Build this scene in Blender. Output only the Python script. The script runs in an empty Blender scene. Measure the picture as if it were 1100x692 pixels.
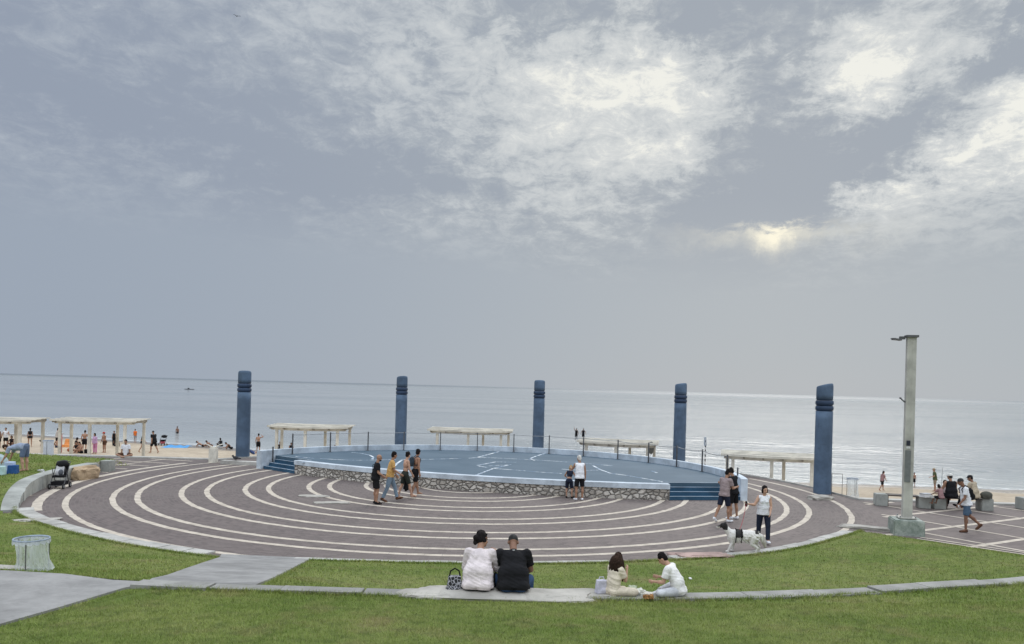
import bpy, bmesh, math, random
import numpy as np
from mathutils import Vector, Matrix
random.seed(7); rng = np.random.default_rng(7)
R = math.radians
sc = bpy.context.scene
col = sc.collection

# ---------------------------------------------------------------- camera, sky, sun
H = 4.3; F = 827.0; TH = math.atan(30 / 1100)
cd = bpy.data.cameras.new('camera'); cam = bpy.data.objects.new('camera', cd); col.objects.link(cam)
cd.sensor_width = 36; cd.lens = 36 * F / 1100; cd.shift_y = 70 / 1100; cd.shift_x = 0
cd.clip_start = .1; cd.clip_end = 100000
ct, st = math.cos(TH), math.sin(TH)
cam.matrix_world = Matrix(((ct, -st, 0, 0), (0, 0, -1, 0), (st, ct, 0, H), (0, 0, 0, 1)))
sc.camera = cam
sc.view_settings.view_transform = 'Standard'; sc.view_settings.look = 'None'
sc.view_settings.exposure = 0; sc.view_settings.gamma = 1; sc.view_settings.use_curve_mapping = False

def ray(px, py):                      # viewing direction, Y component 1
    u, v = px - 550, py - 416
    return (u * ct + v * st) / F, -(-u * st + v * ct) / F
def at(px, py, z=0.0):                # point of the photo on a level (or on a height function)
    a, e = ray(px, py)
    zz = z if not callable(z) else 0.0
    for _ in range(40 if callable(z) else 1):
        d = (H - zz) / (-e); X, Y = a * d, d
        if callable(z): zz = .5 * zz + .5 * z(X, Y)
    return Vector((X, Y, zz))

class NT:                              # tiny helper for node trees
    def __init__(s, tree): s.t = tree; s.t.nodes.clear()
    def n(s, typ, props=None, **ins):
        nd = s.t.nodes.new(typ)
        for k, v in (props or {}).items(): setattr(nd, k, v)
        for k, v in ins.items():
            key = int(k[1:]) if k[0] == 'i' and k[1:].isdigit() else k.replace('_', ' ')
            s.set(nd.inputs[key], v)
        return nd
    def set(s, sock, v):
        if isinstance(v, bpy.types.NodeSocket): s.t.links.new(v, sock)
        else: sock.default_value = v
    def m(s, op, a, b=0.0, c=0.0, clamp=False):
        nd = s.t.nodes.new('ShaderNodeMath'); nd.operation = op; nd.use_clamp = clamp
        s.set(nd.inputs[0], a); s.set(nd.inputs[1], b); s.set(nd.inputs[2], c)
        return nd.outputs[0]
    def mix(s, f, a, b, blend='MIX'):
        nd = s.t.nodes.new('ShaderNodeMix'); nd.data_type = 'RGBA'; nd.blend_type = blend
        s.set(nd.inputs[0], f); s.set(nd.inputs[6], c4(a)); s.set(nd.inputs[7], c4(b))
        return nd.outputs[2]
    def ss(s, v, lo, hi, o0=0.0, o1=1.0):
        nd = s.t.nodes.new('ShaderNodeMapRange'); nd.interpolation_type = 'SMOOTHSTEP'
        s.set(nd.inputs[0], v); nd.inputs[1].default_value = lo; nd.inputs[2].default_value = hi
        nd.inputs[3].default_value = o0; nd.inputs[4].default_value = o1
        return nd.outputs[0]
    def noise(s, vec, scale, detail=4, rough=.55, dist=0.0):
        nd = s.n('ShaderNodeTexNoise'); s.set(nd.inputs['Vector'], vec)
        nd.inputs['Scale'].default_value = scale; nd.inputs['Detail'].default_value = detail
        nd.inputs['Roughness'].default_value = rough; nd.inputs['Distortion'].default_value = dist
        return nd.outputs[0]
    def comb(s, x, y, z=0.0):
        nd = s.n('ShaderNodeCombineXYZ'); s.set(nd.inputs[0], x); s.set(nd.inputs[1], y); s.set(nd.inputs[2], z)
        return nd.outputs[0]
def c4(c):
    if isinstance(c, bpy.types.NodeSocket): return c
    return (*c, 1) if len(c) == 3 else c
def lin(r, g=None, b=None):            # sRGB bytes -> linear
    f = lambda v: (v / 255 / 12.92) if v / 255 <= .04045 else ((v / 255 + .055) / 1.055) ** 2.4
    return (f(r), f(g), f(b))

SUN_AZ, SUN_EL = R(18.7), R(16)
w = bpy.data.worlds.new('World'); sc.world = w; w.use_nodes = True
t = NT(w.node_tree)
tc = t.n('ShaderNodeTexCoord').outputs['Generated']
nrm = t.n('ShaderNodeVectorMath', {'operation': 'NORMALIZE'}, i0=tc).outputs[0]
sep = t.n('ShaderNodeSeparateXYZ', i0=nrm)
dx, dy, dz = sep.outputs
front = t.ss(dy, -.1, .45)
# cloud-deck projection: features shrink towards the horizon
zz = t.m('ADD', t.m('MAXIMUM', dz, 0.0), .16)
plane = t.comb(t.m('DIVIDE', dx, zz), t.m('DIVIDE', dy, zz), 0.0)
dirv = t.comb(dx, dz, t.m('MULTIPLY', dy, .5))
n1 = t.noise(plane, 1.5, 9, .62, .35)
n2 = t.noise(dirv, 9.0, 8, .6, .25)
n3 = t.noise(t.comb(t.m('MULTIPLY', dx, .6), dz, 3.0), 3.0, 3, .5, .2)
nn = t.m('ADD', t.m('MULTIPLY', n1, .45), t.m('MULTIPLY', n2, .55))
nc = t.m('SUBTRACT', nn, .5)
# warped direction so that blobs get ragged outlines
wx = t.m('ADD', dx, t.m('MULTIPLY', t.m('SUBTRACT', t.noise(dirv, 11.0, 9, .68), .5), .16))
wz = t.m('ADD', dz, t.m('MULTIPLY', t.m('SUBTRACT', t.noise(t.comb(dz, dx, 4.0), 13.0, 9, .68), .5), .11))
def dirof(px, py):
    a, e = ray(px, py); L = math.sqrt(a * a + 1 + e * e); return a / L, e / L
def blob(px, py, rx, ry, rot=0, k=1.0, x=wx, z=wz):
    cx, cz = dirof(px, py); cr, sr = math.cos(R(rot)), math.sin(R(rot))
    ux, uz = t.m('SUBTRACT', x, cx), t.m('SUBTRACT', z, cz)
    a = t.m('ADD', t.m('MULTIPLY', ux, cr / (rx / F)), t.m('MULTIPLY', uz, sr / (rx / F)))
    b = t.m('ADD', t.m('MULTIPLY', ux, -sr / (ry / F)), t.m('MULTIPLY', uz, cr / (ry / F)))
    r2 = t.m('ADD', t.m('MULTIPLY', a, a), t.m('MULTIPLY', b, b))
    return t.m('MULTIPLY', t.m('POWER', 2.718, t.m('MULTIPLY', r2, -1.0)), k)
def total(bl):
    s = bl[0]
    for b in bl[1:]: s = t.m('ADD', s, b)
    return s
soft = total([blob(600, 130, 150, 80, 0, .6), blob(540, 70, 110, 60, 0, .5), blob(430, 90, 80, 60, 30, .3), blob(640, 50, 130, 45, 0, .6),
              blob(730, 90, 70, 70, 0, .6), blob(1080, 150, 95, 60, 35, 1.0), blob(1090, 205, 100, 30, 10, .7), blob(330, 20, 40, 25, 0, .5),
              blob(920, 90, 70, 60, 30, .6), blob(945, 212, 50, 18, 0, .6), blob(620, 215, 160, 26, 0, .35), blob(960, 15, 120, 22, 10, .6), blob(820, 250, 110, 14, 0, .5)])
hole = total([blob(912, 92, 30, 38, -25, 1.9), blob(955, 66, 22, 8, 25, .7), blob(1080, 145, 75, 40, 32, 1.5), blob(1025, 168, 52, 20, 25, .9),
              blob(942, 215, 30, 11, 0, .9), blob(1085, 190, 50, 12, 8, .5), blob(720, 60, 55, 22, 25, .75), blob(740, 100, 30, 30, 0, .6),
              blob(715, 165, 45, 18, -30, .65), blob(600, 25, 110, 12, 12, .5), blob(1000, 16, 50, 6, 10, .65), blob(1060, 20, 26, 8, 45, .8), blob(880, 30, 60, 8, 10, .5),
              blob(440, 60, 50, 22, 30, .35), blob(620, 110, 90, 40, 0, .25)])
dark = total([blob(830, 140, 62, 85, -8, 1.0), blob(905, 190, 120, 34, 18, 1.0), blob(1010, 95, 110, 20, 40, .95), blob(810, 228, 110, 20, 0, .9),
              blob(800, 35, 80, 34, 0, .7), blob(740, 20, 50, 24, 0, .8), blob(590, 18, 80, 22, 0, .8), blob(365, 188, 60, 24, -12, .75),
              blob(475, 190, 52, 20, -8, .8), blob(700, 195, 60, 14, 0, .6), blob(1085, 45, 40, 20, 35, .8), blob(990, 195, 45, 9, -15, .8), blob(690, 120, 22, 18, 0, .5), blob(610, 58, 34, 8, 0, .5), blob(90, 60, 180, 50, 0, .35), blob(220, 150, 140, 40, -5, .4)])
broad = total([blob(590, 130, 270, 120, 0, .58, dx, dz), blob(1050, 120, 200, 110, 0, .75, dx, dz), blob(760, 60, 200, 80, 0, .4, dx, dz)])
fine = t.noise(t.comb(dx, t.m('MULTIPLY', dz, 1.7), 7.0), 26.0, 10, .74, .6)
cells = t.noise(plane, 10.0, 9, .70, .5)
nf_ = t.m('SUBTRACT', t.m('ADD', t.m('MULTIPLY', fine, .55), t.m('MULTIPLY', cells, .45)), .5)
n4 = t.noise(t.comb(t.m('ADD', dx, t.m('MULTIPLY', dz, .5)), t.m('MULTIPLY', dz, 2.6), 2.0), 5.0, 9, .62, .5)
detail = t.m('ADD', t.m('MULTIPLY', t.m('SUBTRACT', n4, .5), 1.5), t.m('ADD', t.m('MULTIPLY', nc, 1.1), t.m('MULTIPLY', nf_, 3.0)))
lit = t.m('ADD', t.m('MULTIPLY', soft, .20), t.m('ADD', t.m('MULTIPLY', broad, .36), t.m('MULTIPLY', hole, .26)))
tone = t.m('ADD', t.m('ADD', lit, .10), t.m('MULTIPLY', dark, -.44))
amp = t.m('ADD', .50, t.m('MULTIPLY', lit, .75))
tone = t.m('ADD', tone, t.m('MULTIPLY', detail, amp))
azf = t.ss(dx, -.62, .36)
low = t.mix(azf, lin(156, 167, 182), lin(177, 184, 190))
mid = t.mix(azf, lin(148, 162, 184), lin(182, 188, 195))
rp = t.n('ShaderNodeValToRGB'); t.set(rp.inputs[0], tone); cr = rp.color_ramp
for k_, (ps, cc) in enumerate(((0.0, (162, 170, 180)), (.20, (173, 180, 187)), (.42, (197, 202, 205)), (.72, (215, 218, 218)), (.98, (240, 240, 233)))):
    el_ = cr.elements[k_] if k_ < 2 else cr.elements.new(ps)
    el_.position = ps; el_.color = (*lin(*cc), 1)
base = t.mix(t.ss(dx, -.55, .12, .62, 0.0), rp.outputs[0], t.mix(t.ss(tone, -.1, .45), lin(141, 153, 174), lin(172, 182, 196)))
# sun seen through a gap at the lower rim of the cloud deck
g1 = t.m('ADD', blob(832, 242, 80, 16, 0, .42), blob(833, 250, 26, 12, 0, .40, dx, dz))
g2 = t.m('ADD', blob(832, 255, 9, 13, 0, .35), blob(833, 262, 5, 12, 0, .35, dx, dz))
rim = t.ss(t.m('ADD', dz, t.m('MULTIPLY', nf_, .10)), dirof(832, 243)[1] - .010, dirof(832, 243)[1] + .008, 1.0, 0.0)
gl = t.m('MULTIPLY', t.m('ADD', g1, g2, clamp=True), rim)
base = t.mix(gl, base, lin(253, 247, 226))
hz = t.ss(t.m('ADD', dz, t.m('MULTIPLY', t.m('SUBTRACT', n3, .5), .16)), .13, .25)
clear = t.mix(gl, low, lin(253, 247, 226))
fin = t.mix(hz, clear, base)
fin = t.mix(front, lin(196, 202, 210), fin)
up = t.ss(dz, .46, .80, 1.0, 2.6)     # overcast sky boosted above the view, added to light the ground
back = t.ss(dy, .25, -.35, 1.0, 1.35)  # unseen sky behind the camera boosted too, as added fill light
sky = t.n('ShaderNodeTexSky', {'sky_type': 'NISHITA', 'sun_disc': False, 'sun_elevation': SUN_EL, 'sun_rotation': SUN_AZ})
bg1 = t.n('ShaderNodeBackground', Color=sky.outputs[0], Strength=.05)
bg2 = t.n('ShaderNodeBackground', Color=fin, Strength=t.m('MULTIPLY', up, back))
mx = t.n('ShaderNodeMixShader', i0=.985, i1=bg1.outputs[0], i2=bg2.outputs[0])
out = t.n('ShaderNodeOutputWorld'); t.t.links.new(mx.outputs[0], out.inputs[0])

sl = bpy.data.lights.new('sun', 'SUN'); sl.energy = 1.0; sl.angle = R(28); sl.color = (1, .95, .87)
so = bpy.data.objects.new('sun', sl); col.objects.link(so)
se = R(34)
sd = Vector((math.sin(SUN_AZ) * math.cos(se), math.cos(SUN_AZ) * math.cos(se), math.sin(se)))
so.rotation_euler = (-sd).to_track_quat('-Z', 'Y').to_euler(); so.location = (10, 60, 40)

# ---------------------------------------------------------------- materials
MC = {}
def mat(key, fn):
    if key not in MC:
        m = bpy.data.materials.new(key); m.use_nodes = True
        fn(NT(m.node_tree)); MC[key] = m
    return MC[key]
def finish(t, base, rough=.8, bump=None, bstr=.3, bdist=.01, metal=0.0, spec=.5, **kw):
    p = t.n('ShaderNodeBsdfPrincipled'); t.set(p.inputs['Base Color'], c4(base)); t.set(p.inputs['Roughness'], rough)
    p.inputs['Metallic'].default_value = metal; p.inputs['Specular IOR Level'].default_value = spec
    for k, v in kw.items(): t.set(p.inputs[k.replace('_', ' ')], v)
    if bump is not None:
        b = t.n('ShaderNodeBump'); b.inputs['Strength'].default_value = bstr; b.inputs['Distance'].default_value = bdist
        t.set(b.inputs['Height'], bump); t.t.links.new(b.outputs[0], p.inputs['Normal'])
    o = t.n('ShaderNodeOutputMaterial'); t.t.links.new(p.outputs[0], o.inputs[0]); return p
def pos(t): return t.n('ShaderNodeNewGeometry').outputs['Position']
def obj_c(t): return t.n('ShaderNodeTexCoord').outputs['Object']
def dull(key, c, var=.18, scale=3.0, rough=.8, bscale=40, bstr=.25, bdist=.005, spec=.35, metal=0.0):
    def fn(t):
        P = obj_c(t); n = t.noise(P, scale, 6, .6); n2 = t.noise(P, bscale, 4, .6)
        f = t.m('ADD', t.m('MULTIPLY', n, .65), t.m('MULTIPLY', n2, .35))
        a = tuple(v * (1 - var * 1.6) for v in c); b = tuple(min(1, v * (1 + var * 1.6)) for v in c)
        finish(t, t.mix(t.ss(f, .3, .7), a, b), rough, n2, bstr, bdist, metal, spec)
    return mat(key, fn)
def cloth(name, c): 
    def fn(t):
        P = obj_c(t); n = t.noise(P, 9, 4, .6, .6); n2 = t.noise(P, 2.5, 3, .5)
        a = tuple(v * .80 for v in c); b = tuple(min(1, v * 1.15) for v in c)
        finish(t, t.mix(t.ss(t.m('ADD', t.m('MULTIPLY', n, .5), t.m('MULTIPLY', n2, .5)), .35, .65), a, b), .9, n, .9, .02, 0, .2)
    return mat('cloth_' + name, fn)
def skin(name, c):
    def fn(t):
        P = obj_c(t); n = t.noise(P, 6, 4, .6)
        finish(t, t.mix(t.ss(n, .3, .7), tuple(v * .86 for v in c), tuple(v * 1.08 for v in c)), .55, t.noise(P, 60, 3), .15, .003, 0, .4)
    return mat('skin_' + name, fn)
SK = {'light': skin('light', (.50, .30, .21)), 'tan': skin('tan', (.36, .20, .13)), 'brown': skin('brown', (.24, .125, .08)), 'dark': skin('dark', (.10, .055, .04))}
HAIR = {k: dull('hair_' + k, c, .35, 20, .8, 120, .8, .01, .12) for k, c in dict(black=(.012, .010, .010), brown=(.035, .020, .014), grey=(.045, .045, .045), white=(.62, .60, .56), blond=(.36, .26, .13)).items()}
EYE = dull('eye_dark', (.02, .015, .012), .1); LIP = dull('lip', (.30, .11, .09), .1)

# ---------------------------------------------------------------- mesh helpers
class MB:
    def __init__(s): s.v = []; s.f = []
    def add(s, vs, fs):
        o = len(s.v); s.v += [tuple(v) for v in vs]; s.f += [tuple(i + o for i in f) for f in fs]; return s
    def box(s, c, size, rz=0, M=None, taper=1.0):
        x, y, z = size[0] / 2, size[1] / 2, size[2] / 2
        vs = [Vector((sx * x * (taper if sz > 0 else 1), sy * y * (taper if sz > 0 else 1), sz * z)) for sz in (-1, 1) for sx, sy in ((-1, -1), (1, -1), (1, 1), (-1, 1))]
        rot = (M or Matrix.Rotation(rz, 3, 'Z'))
        vs = [rot @ v + Vector(c) for v in vs]
        return s.add(vs, [(3, 2, 1, 0), (4, 5, 6, 7), (0, 1, 5, 4), (1, 2, 6, 5), (2, 3, 7, 6), (3, 0, 4, 7)])
    def tube(s, p1, r1, p2, r2, n=12, caps=True):
        p1, p2 = Vector(p1), Vector(p2); d = (p2 - p1)
        if d.length < 1e-6: return s
        q = d.to_track_quat('Z', 'Y'); vs = []
        for p, r in ((p1, r1), (p2, r2)):
            rx, ry = r if isinstance(r, tuple) else (r, r)
            for i in range(n):
                a = 2 * math.pi * i / n; vs.append(p + q @ Vector((rx * math.cos(a), ry * math.sin(a), 0)))
        fs = [(i, (i + 1) % n, n + (i + 1) % n, n + i) for i in range(n)]
        if caps: fs += [tuple(range(n - 1, -1, -1)), tuple(range(n, 2 * n))]
        return s.add(vs, fs)
    def ell(s, c, r, M=None, n=14, m=9):
        c = Vector(c); M = M or Matrix.Identity(3); vs = [c + M @ Vector((0, 0, r[2]))]
        for j in range(1, m):
            b = math.pi * j / m
            for i in range(n):
                a = 2 * math.pi * i / n
                vs.append(c + M @ Vector((r[0] * math.sin(b) * math.cos(a), r[1] * math.sin(b) * math.sin(a), r[2] * math.cos(b))))
        vs.append(c + M @ Vector((0, 0, -r[2]))); fs = []
        for i in range(n): fs.append((0, 1 + i, 1 + (i + 1) % n))
        for j in range(m - 2):
            for i in range(n):
                a = 1 + j * n + i; b = 1 + j * n + (i + 1) % n; fs.append((a, a + n, b + n, b))
        L = len(vs) - 1; o = 1 + (m - 2) * n
        for i in range(n): fs.append((L, o + (i + 1) % n, o + i))
        return s.add(vs, fs)
    def cap(s, p1, r1, p2, r2, n=12):
        p1, p2 = Vector(p1), Vector(p2); d = (p2 - p1)
        if d.length < 1e-5: return s.ell(p1, (r1,) * 3, n=n, m=8)
        q = d.to_track_quat('Z', 'Y'); prof = []
        for k in range(0, 5): a = math.pi / 2 * k / 4; prof.append((r1 * math.sin(a), -r1 * math.cos(a), 0))
        for k in range(0, 5): a = math.pi / 2 * k / 4; prof.append((r2 * math.cos(a), r2 * math.sin(a), 1))
        vs = []; 
        for r, h, e in prof:
            r = max(r, 1e-4); b = p2 if e else p1
            for i in range(n):
                a = 2 * math.pi * i / n; vs.append(b + q @ Vector((r * math.cos(a), r * math.sin(a), h)))
        fs = [(j * n + i, j * n + (i + 1) % n, (j + 1) * n + (i + 1) % n, (j + 1) * n + i) for j in range(len(prof) - 1) for i in range(n)]
        L = len(prof) - 1; fs += [tuple(range(n - 1, -1, -1)), tuple(L * n + i for i in range(n))]
        return s.add(vs, fs)
    def chain(s, pts, rs, n=8):
        for i in range(len(pts) - 1): s.cap(pts[i], rs[i], pts[i + 1], rs[i + 1], n)
        return s
    def path(s, pts, r, n=8):
        for i in range(len(pts) - 1): s.tube(pts[i], r, pts[i + 1], r, n)
        return s
    def prism(s, poly, z0, z1):
        n = len(poly); vs = [(x, y, z0) for x, y in poly] + [(x, y, z1) for x, y in poly]
        fs = [tuple(range(n - 1, -1, -1)), tuple(range(n, 2 * n))] + [(i, (i + 1) % n, n + (i + 1) % n, n + i) for i in range(n)]
        return s.add(vs, fs)
    def strip(s, A, B):                # surface between two point lists
        n = len(A); return s.add(list(A) + list(B), [(i, i + 1, n + i + 1, n + i) for i in range(n - 1)])
    def wallstrip(s, inn, outr, z0, z1):
        n = len(inn); zt = z1 if isinstance(z1, list) else [z1] * n
        V = [(x, y, z0) for x, y in inn] + [(x, y, z0) for x, y in outr] + [(x, y, z) for (x, y), z in zip(inn, zt)] + [(x, y, z) for (x, y), z in zip(outr, zt)]
        fs = []
        for i in range(n - 1):
            fs += [(2 * n + i, 2 * n + i + 1, 3 * n + i + 1, 3 * n + i), (i, i + 1, 2 * n + i + 1, 2 * n + i), (n + i + 1, n + i, 3 * n + i, 3 * n + i + 1), (i + 1, i, n + i, n + i + 1)]
        fs += [(n, 0, 2 * n, 3 * n), (n - 1, 2 * n - 1, 4 * n - 1, 3 * n - 1)]
        return s.add(V, fs)
    def build(s, name, m, parent=None, smooth=False, M=None):
        me = bpy.data.meshes.new(name); me.from_pydata([tuple(v) for v in s.v], [], s.f); me.validate(); me.update()
        bm = bmesh.new(); bm.from_mesh(me); bmesh.ops.recalc_face_normals(bm, faces=bm.faces); bm.to_mesh(me); bm.free()
        return link(name, me, m, parent, smooth)
def link(name, me, m, parent=None, smooth=False):
    for mm in (m if isinstance(m, (list, tuple)) else [m]): me.materials.append(mm)
    if smooth: me.polygons.foreach_set('use_smooth', [True] * len(me.polygons))
    o = bpy.data.objects.new(name, me); col.objects.link(o)
    if parent is not None: o.parent = parent
    return o
def bevel(o, wd=.01, seg=2):
    bm = bmesh.new(); bm.from_mesh(o.data); bmesh.ops.bevel(bm, geom=bm.edges[:], offset=wd, segments=seg, affect='EDGES'); bm.to_mesh(o.data); bm.free(); return o
tmp = bpy.data.scenes.new('work')
def remesh(mb, name, m, parent, vox=.01, smooth=2, fac=.5):
    me = bpy.data.meshes.new('w'); me.from_pydata([tuple(v) for v in mb.v], [], mb.f); me.update()
    bm = bmesh.new(); bm.from_mesh(me); bmesh.ops.recalc_face_normals(bm, faces=bm.faces); bm.to_mesh(me); bm.free()
    o = bpy.data.objects.new('w', me); tmp.collection.objects.link(o)
    r = o.modifiers.new('r', 'REMESH'); r.mode = 'VOXEL'; r.voxel_size = vox; r.use_smooth_shade = True
    if smooth: s_ = o.modifiers.new('s', 'SMOOTH'); s_.iterations = smooth; s_.factor = fac
    vl = tmp.view_layers[0]; vl.update(); dg = vl.depsgraph; 
    me2 = bpy.data.meshes.new_from_object(o.evaluated_get(dg)); me2.name = name
    bpy.data.objects.remove(o); bpy.data.meshes.remove(me)
    me2.materials.clear()
    return link(name, me2, m, parent, True)
def tag(o, label=None, cat=None, group=None, kind=None):
    if label: o['label'] = label
    if cat: o['category'] = cat
    if group: o['group'] = group
    if kind: o['kind'] = kind
    return o
def empty(name, loc, rz=0, label=None, cat=None, group=None):
    o = bpy.data.objects.new(name, None); col.objects.link(o); o.location = loc; o.rotation_euler = (0, 0, rz); o.empty_display_size = .2
    return tag(o, label, cat, group)
def struct(o): o['kind'] = 'structure'; return o

# ---------------------------------------------------------------- layout functions
CX, CY = -1.71, 33.1
def pol(phi, r): return (CX + r * math.cos(phi), CY + r * math.sin(phi))
def tab(x, pts): 
    xs = [p[0] for p in pts]; ys = [p[1] for p in pts]; return float(np.interp(x, xs, ys))
def y_edge(X):                         # seaward edge of the promenade
    line = tab(X, [(-400, 40.4), (-16, 41.2), (-10, 41), (10, 33), (13, 32.4), (60, 30)])
    q = 16.0 ** 2 - (X - CX) ** 2
    return max(line, CY + math.sqrt(q)) if q > 0 and -15.2 < X < 14.2 else line
def y_shore(X): return tab(X, [(-3000, 600), (-400, 190), (-120, 108), (-48, 86), (-33, 80), (-15, 72), (0, 66), (18, 61), (28, 61), (38, 60), (80, 62), (400, 90), (3000, 300)])
SEA = -2.6
def z_beach(X, Y):
    ye, ys = y_edge(X), y_shore(X); tt = (Y - ye) / (ys - ye)
    return -.9 - 1.72 * max(0, tt) if tt < 1.9 else -.9 - 1.72 * 1.9
# lawn heights
EDGE = [(-15.14, 23.8), (-12.71, 21.64), (-11.06, 20.53), (-9.32, 19.5), (-7.83, 18.85), (-6.78, 18.5), (-4.77, 18.53), (-3.24, 18.52), (-1.68, 18.56), (0.12, 18.72), (1.72, 18.96), (3.69, 19.5), (4.92, 19.87), (6.26, 20.4), (7.9, 21.45), (9.57, 22.99), (10.96, 24.4), (11.74, 25.2), (13.2, 27.5)]
def pf(x, y): return math.degrees(math.atan2(y - CY, x - CX))
ED = sorted([((pf(x, y) + 360) % 360, math.hypot(x - CX, y - CY)) for x, y in EDGE])
SLAB = [(-11.5, 13.2), (-7.9, 11.75), (-6.65, 11.45), (-5.28, 11.08), (-3.52, 11.01), (-1.91, 10.98), (-.18, 10.98), (1.02, 11.06), (2.79, 11.2), (5.03, 11.68), (6.71, 12.18), (8.51, 12.75), (12.5, 14.9), (16, 17.6)]
SD = sorted([((pf(x, y) + 360) % 360, math.hypot(x - CX, y - CY)) for x, y in SLAB])
def sstep(x, a, b):
    q = min(1, max(0, (x - a) / (b - a))); return q * q * (3 - 2 * q)
def wall_h(ph): return .46 * sstep(ph, 217, 197)
LN = Vector((12.18, 23.64)); LD = Vector((.70, -.714))
def z_lawn(X, Y):
    dxx, dyy = X - CX, Y - CY; r = math.hypot(dxx, dyy); ph = math.degrees(math.atan2(dyy, dxx)) % 360
    if ph < 90: ph += 360
    re = tab(min(ph, 359.9), ED); rs = tab(ph, SD); 
    if ph < 215: re = 16.74
    zl = 1.3 - .34 * sstep(ph, 264.5, 270)
    full = sstep(ph, 205, 262)
    slope = (1 - full) * .035 + full * zl / (tab(max(ph, 262), SD) - .25 - re)
    if ph > 262 or full >= 1:
        if r < rs - .20: z = zl * (r - re) / (rs - .20 - re)
        else: z = min(1.285 + .125 * (r - rs), 2.7)
    else:
        z = wall_h(ph) + slope * (r - re); z = min(z, 1.285 + .06 * max(0, r - rs), 2.5) if full > .9 else min(z, 1.3)
    # the right-hand boundary against the promenade
    v = Vector((X, Y)) - LN; dist = LD.x * v.y - LD.y * v.x     # >0 : promenade side
    side = -dist * .16
    if X > 5: z = min(z, side + .01 if side < 0 else side * 1.0 + .0)
    # far edge of the left lawn
    if ph < 215: z = min(z, (37.2 - .1 * (X + 20) - Y) * .35)
    if ph < 178: z = min(z, (17.0 - abs(0)) )
    # let the edge bite under the paving
    return max(z, -.3)
def gz(X, Y): return max(0.0, z_lawn(X, Y))

# ---------------------------------------------------------------- ground materials
def m_paver(t):
    P = pos(t); s = t.n('ShaderNodeSeparateXYZ', i0=P)
    x = t.m('SUBTRACT', s.outputs[0], CX); y = t.m('SUBTRACT', s.outputs[1], CY)
    r = t.m('SQRT', t.m('ADD', t.m('MULTIPLY', x, x), t.m('MULTIPLY', y, y)))
    a = t.m('MULTIPLY', t.m('ARCTAN2', y, x), 13.0)
    inside = t.m('LESS_THAN', r, 15.9)
    u = t.m('ADD', t.m('MULTIPLY', inside, a), t.m('MULTIPLY', t.m('SUBTRACT', 1.0, inside), s.outputs[0]))
    v = t.m('ADD', t.m('MULTIPLY', inside, r), t.m('MULTIPLY', t.m('SUBTRACT', 1.0, inside), s.outputs[1]))
    b = t.n('ShaderNodeTexBrick', {'offset': .5}, Vector=t.comb(u, v), Color1=(.070, .054, .054, 1), Color2=(.185, .145, .138, 1), Mortar=(.20, .18, .175, 1), Scale=1.0, Mortar_Size=.007, Bias=0.0, Brick_Width=.24, Row_Height=.12)
    n = t.noise(P, .5, 5, .6); n2 = t.noise(P, 6, 5, .65); n3 = t.noise(t.comb(u, t.m('MULTIPLY', v, 3.0)), 2.2, 4, .6)
    c = t.mix(t.m('MULTIPLY', t.ss(n, .35, .7), .5), b.outputs[0], (.165, .140, .132))
    c = t.mix(t.m('MULTIPLY', t.ss(n2, .5, .72), .45), c, (.078, .062, .063))
    c = t.mix(t.m('MULTIPLY', t.ss(n3, .55, .7), .35), c, (.185, .160, .158))
    sp = t.ss(t.noise(P, 1.7, 6, .7, 1.0), .66, .72)
    c = t.mix(t.m('MULTIPLY', sp, .4), c, (.05, .042, .042))
    dr = t.ss(t.noise(P, .22, 6, .7, .8), .52, .66); c = t.mix(t.m('MULTIPLY', dr, .30), c, (.20, .175, .15)); dk = t.ss(t.noise(P, .8, 6, .72, 1.5), .58, .68); c = t.mix(t.m('MULTIPLY', dk, .35), c, (.06, .05, .05)); c = t.mix(.4, c, (.138, .114, .102))
    finish(t, c, .75, b.outputs[1], -.5, .005, 0, .35)
PAVER = mat('purple_pavers', m_paver)
def m_band(t):
    P = pos(t); n = t.noise(P, 2.5, 6, .65); n2 = t.noise(P, 30, 4, .6)
    s = t.n('ShaderNodeSeparateXYZ', i0=P); x = t.m('SUBTRACT', s.outputs[0], CX); y = t.m('SUBTRACT', s.outputs[1], CY)
    a = t.m('MULTIPLY', t.m('ARCTAN2', y, x), 30.0); jo = t.m('LESS_THAN', t.m('FRACT', a), .04)
    c = t.mix(t.ss(n, .3, .7), (.42, .365, .30), (.62, .55, .455)); c = t.mix(t.m('MULTIPLY', t.ss(n2, .5, .7), .3), c, (.33, .30, .28))
    c = t.mix(t.m('MULTIPLY', jo, .5), c, (.2, .18, .17))
    finish(t, c, .8, n2, .2, .003)
BAND = mat('pale_stone_band', m_band)
def m_sand(t):
    P = pos(t); at_ = t.n('ShaderNodeAttribute', {'attribute_name': 'wet'}).outputs['Fac']
    n = t.noise(P, .35, 6, .65); n2 = t.noise(P, 3.5, 6, .7); n3 = t.noise(t.comb(t.n('ShaderNodeSeparateXYZ', i0=P).outputs[0], t.m('MULTIPLY', t.n('ShaderNodeSeparateXYZ', i0=P).outputs[1], 3.0)), 1.1, 5, .65)
    c = t.mix(t.ss(t.m('ADD', t.m('MULTIPLY', n, .5), t.m('MULTIPLY', n3, .5)), .35, .65), (.36, .29, .21), (.56, .475, .36)); c = t.mix(t.m('MULTIPLY', t.ss(n2, .5, .68), .55), c, (.24, .19, .14))
    wet = t.ss(t.m('ADD', at_, t.m('MULTIPLY', t.m('SUBTRACT', n, .5), .6)), .3, .75)
    c = t.mix(wet, c, (.20, .165, .13))
    finish(t, c, t.ss(wet, 0, 1, .95, .25), n2, .8, .06, 0, .4)
SANDM = mat('beach_sand', m_sand)
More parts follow.
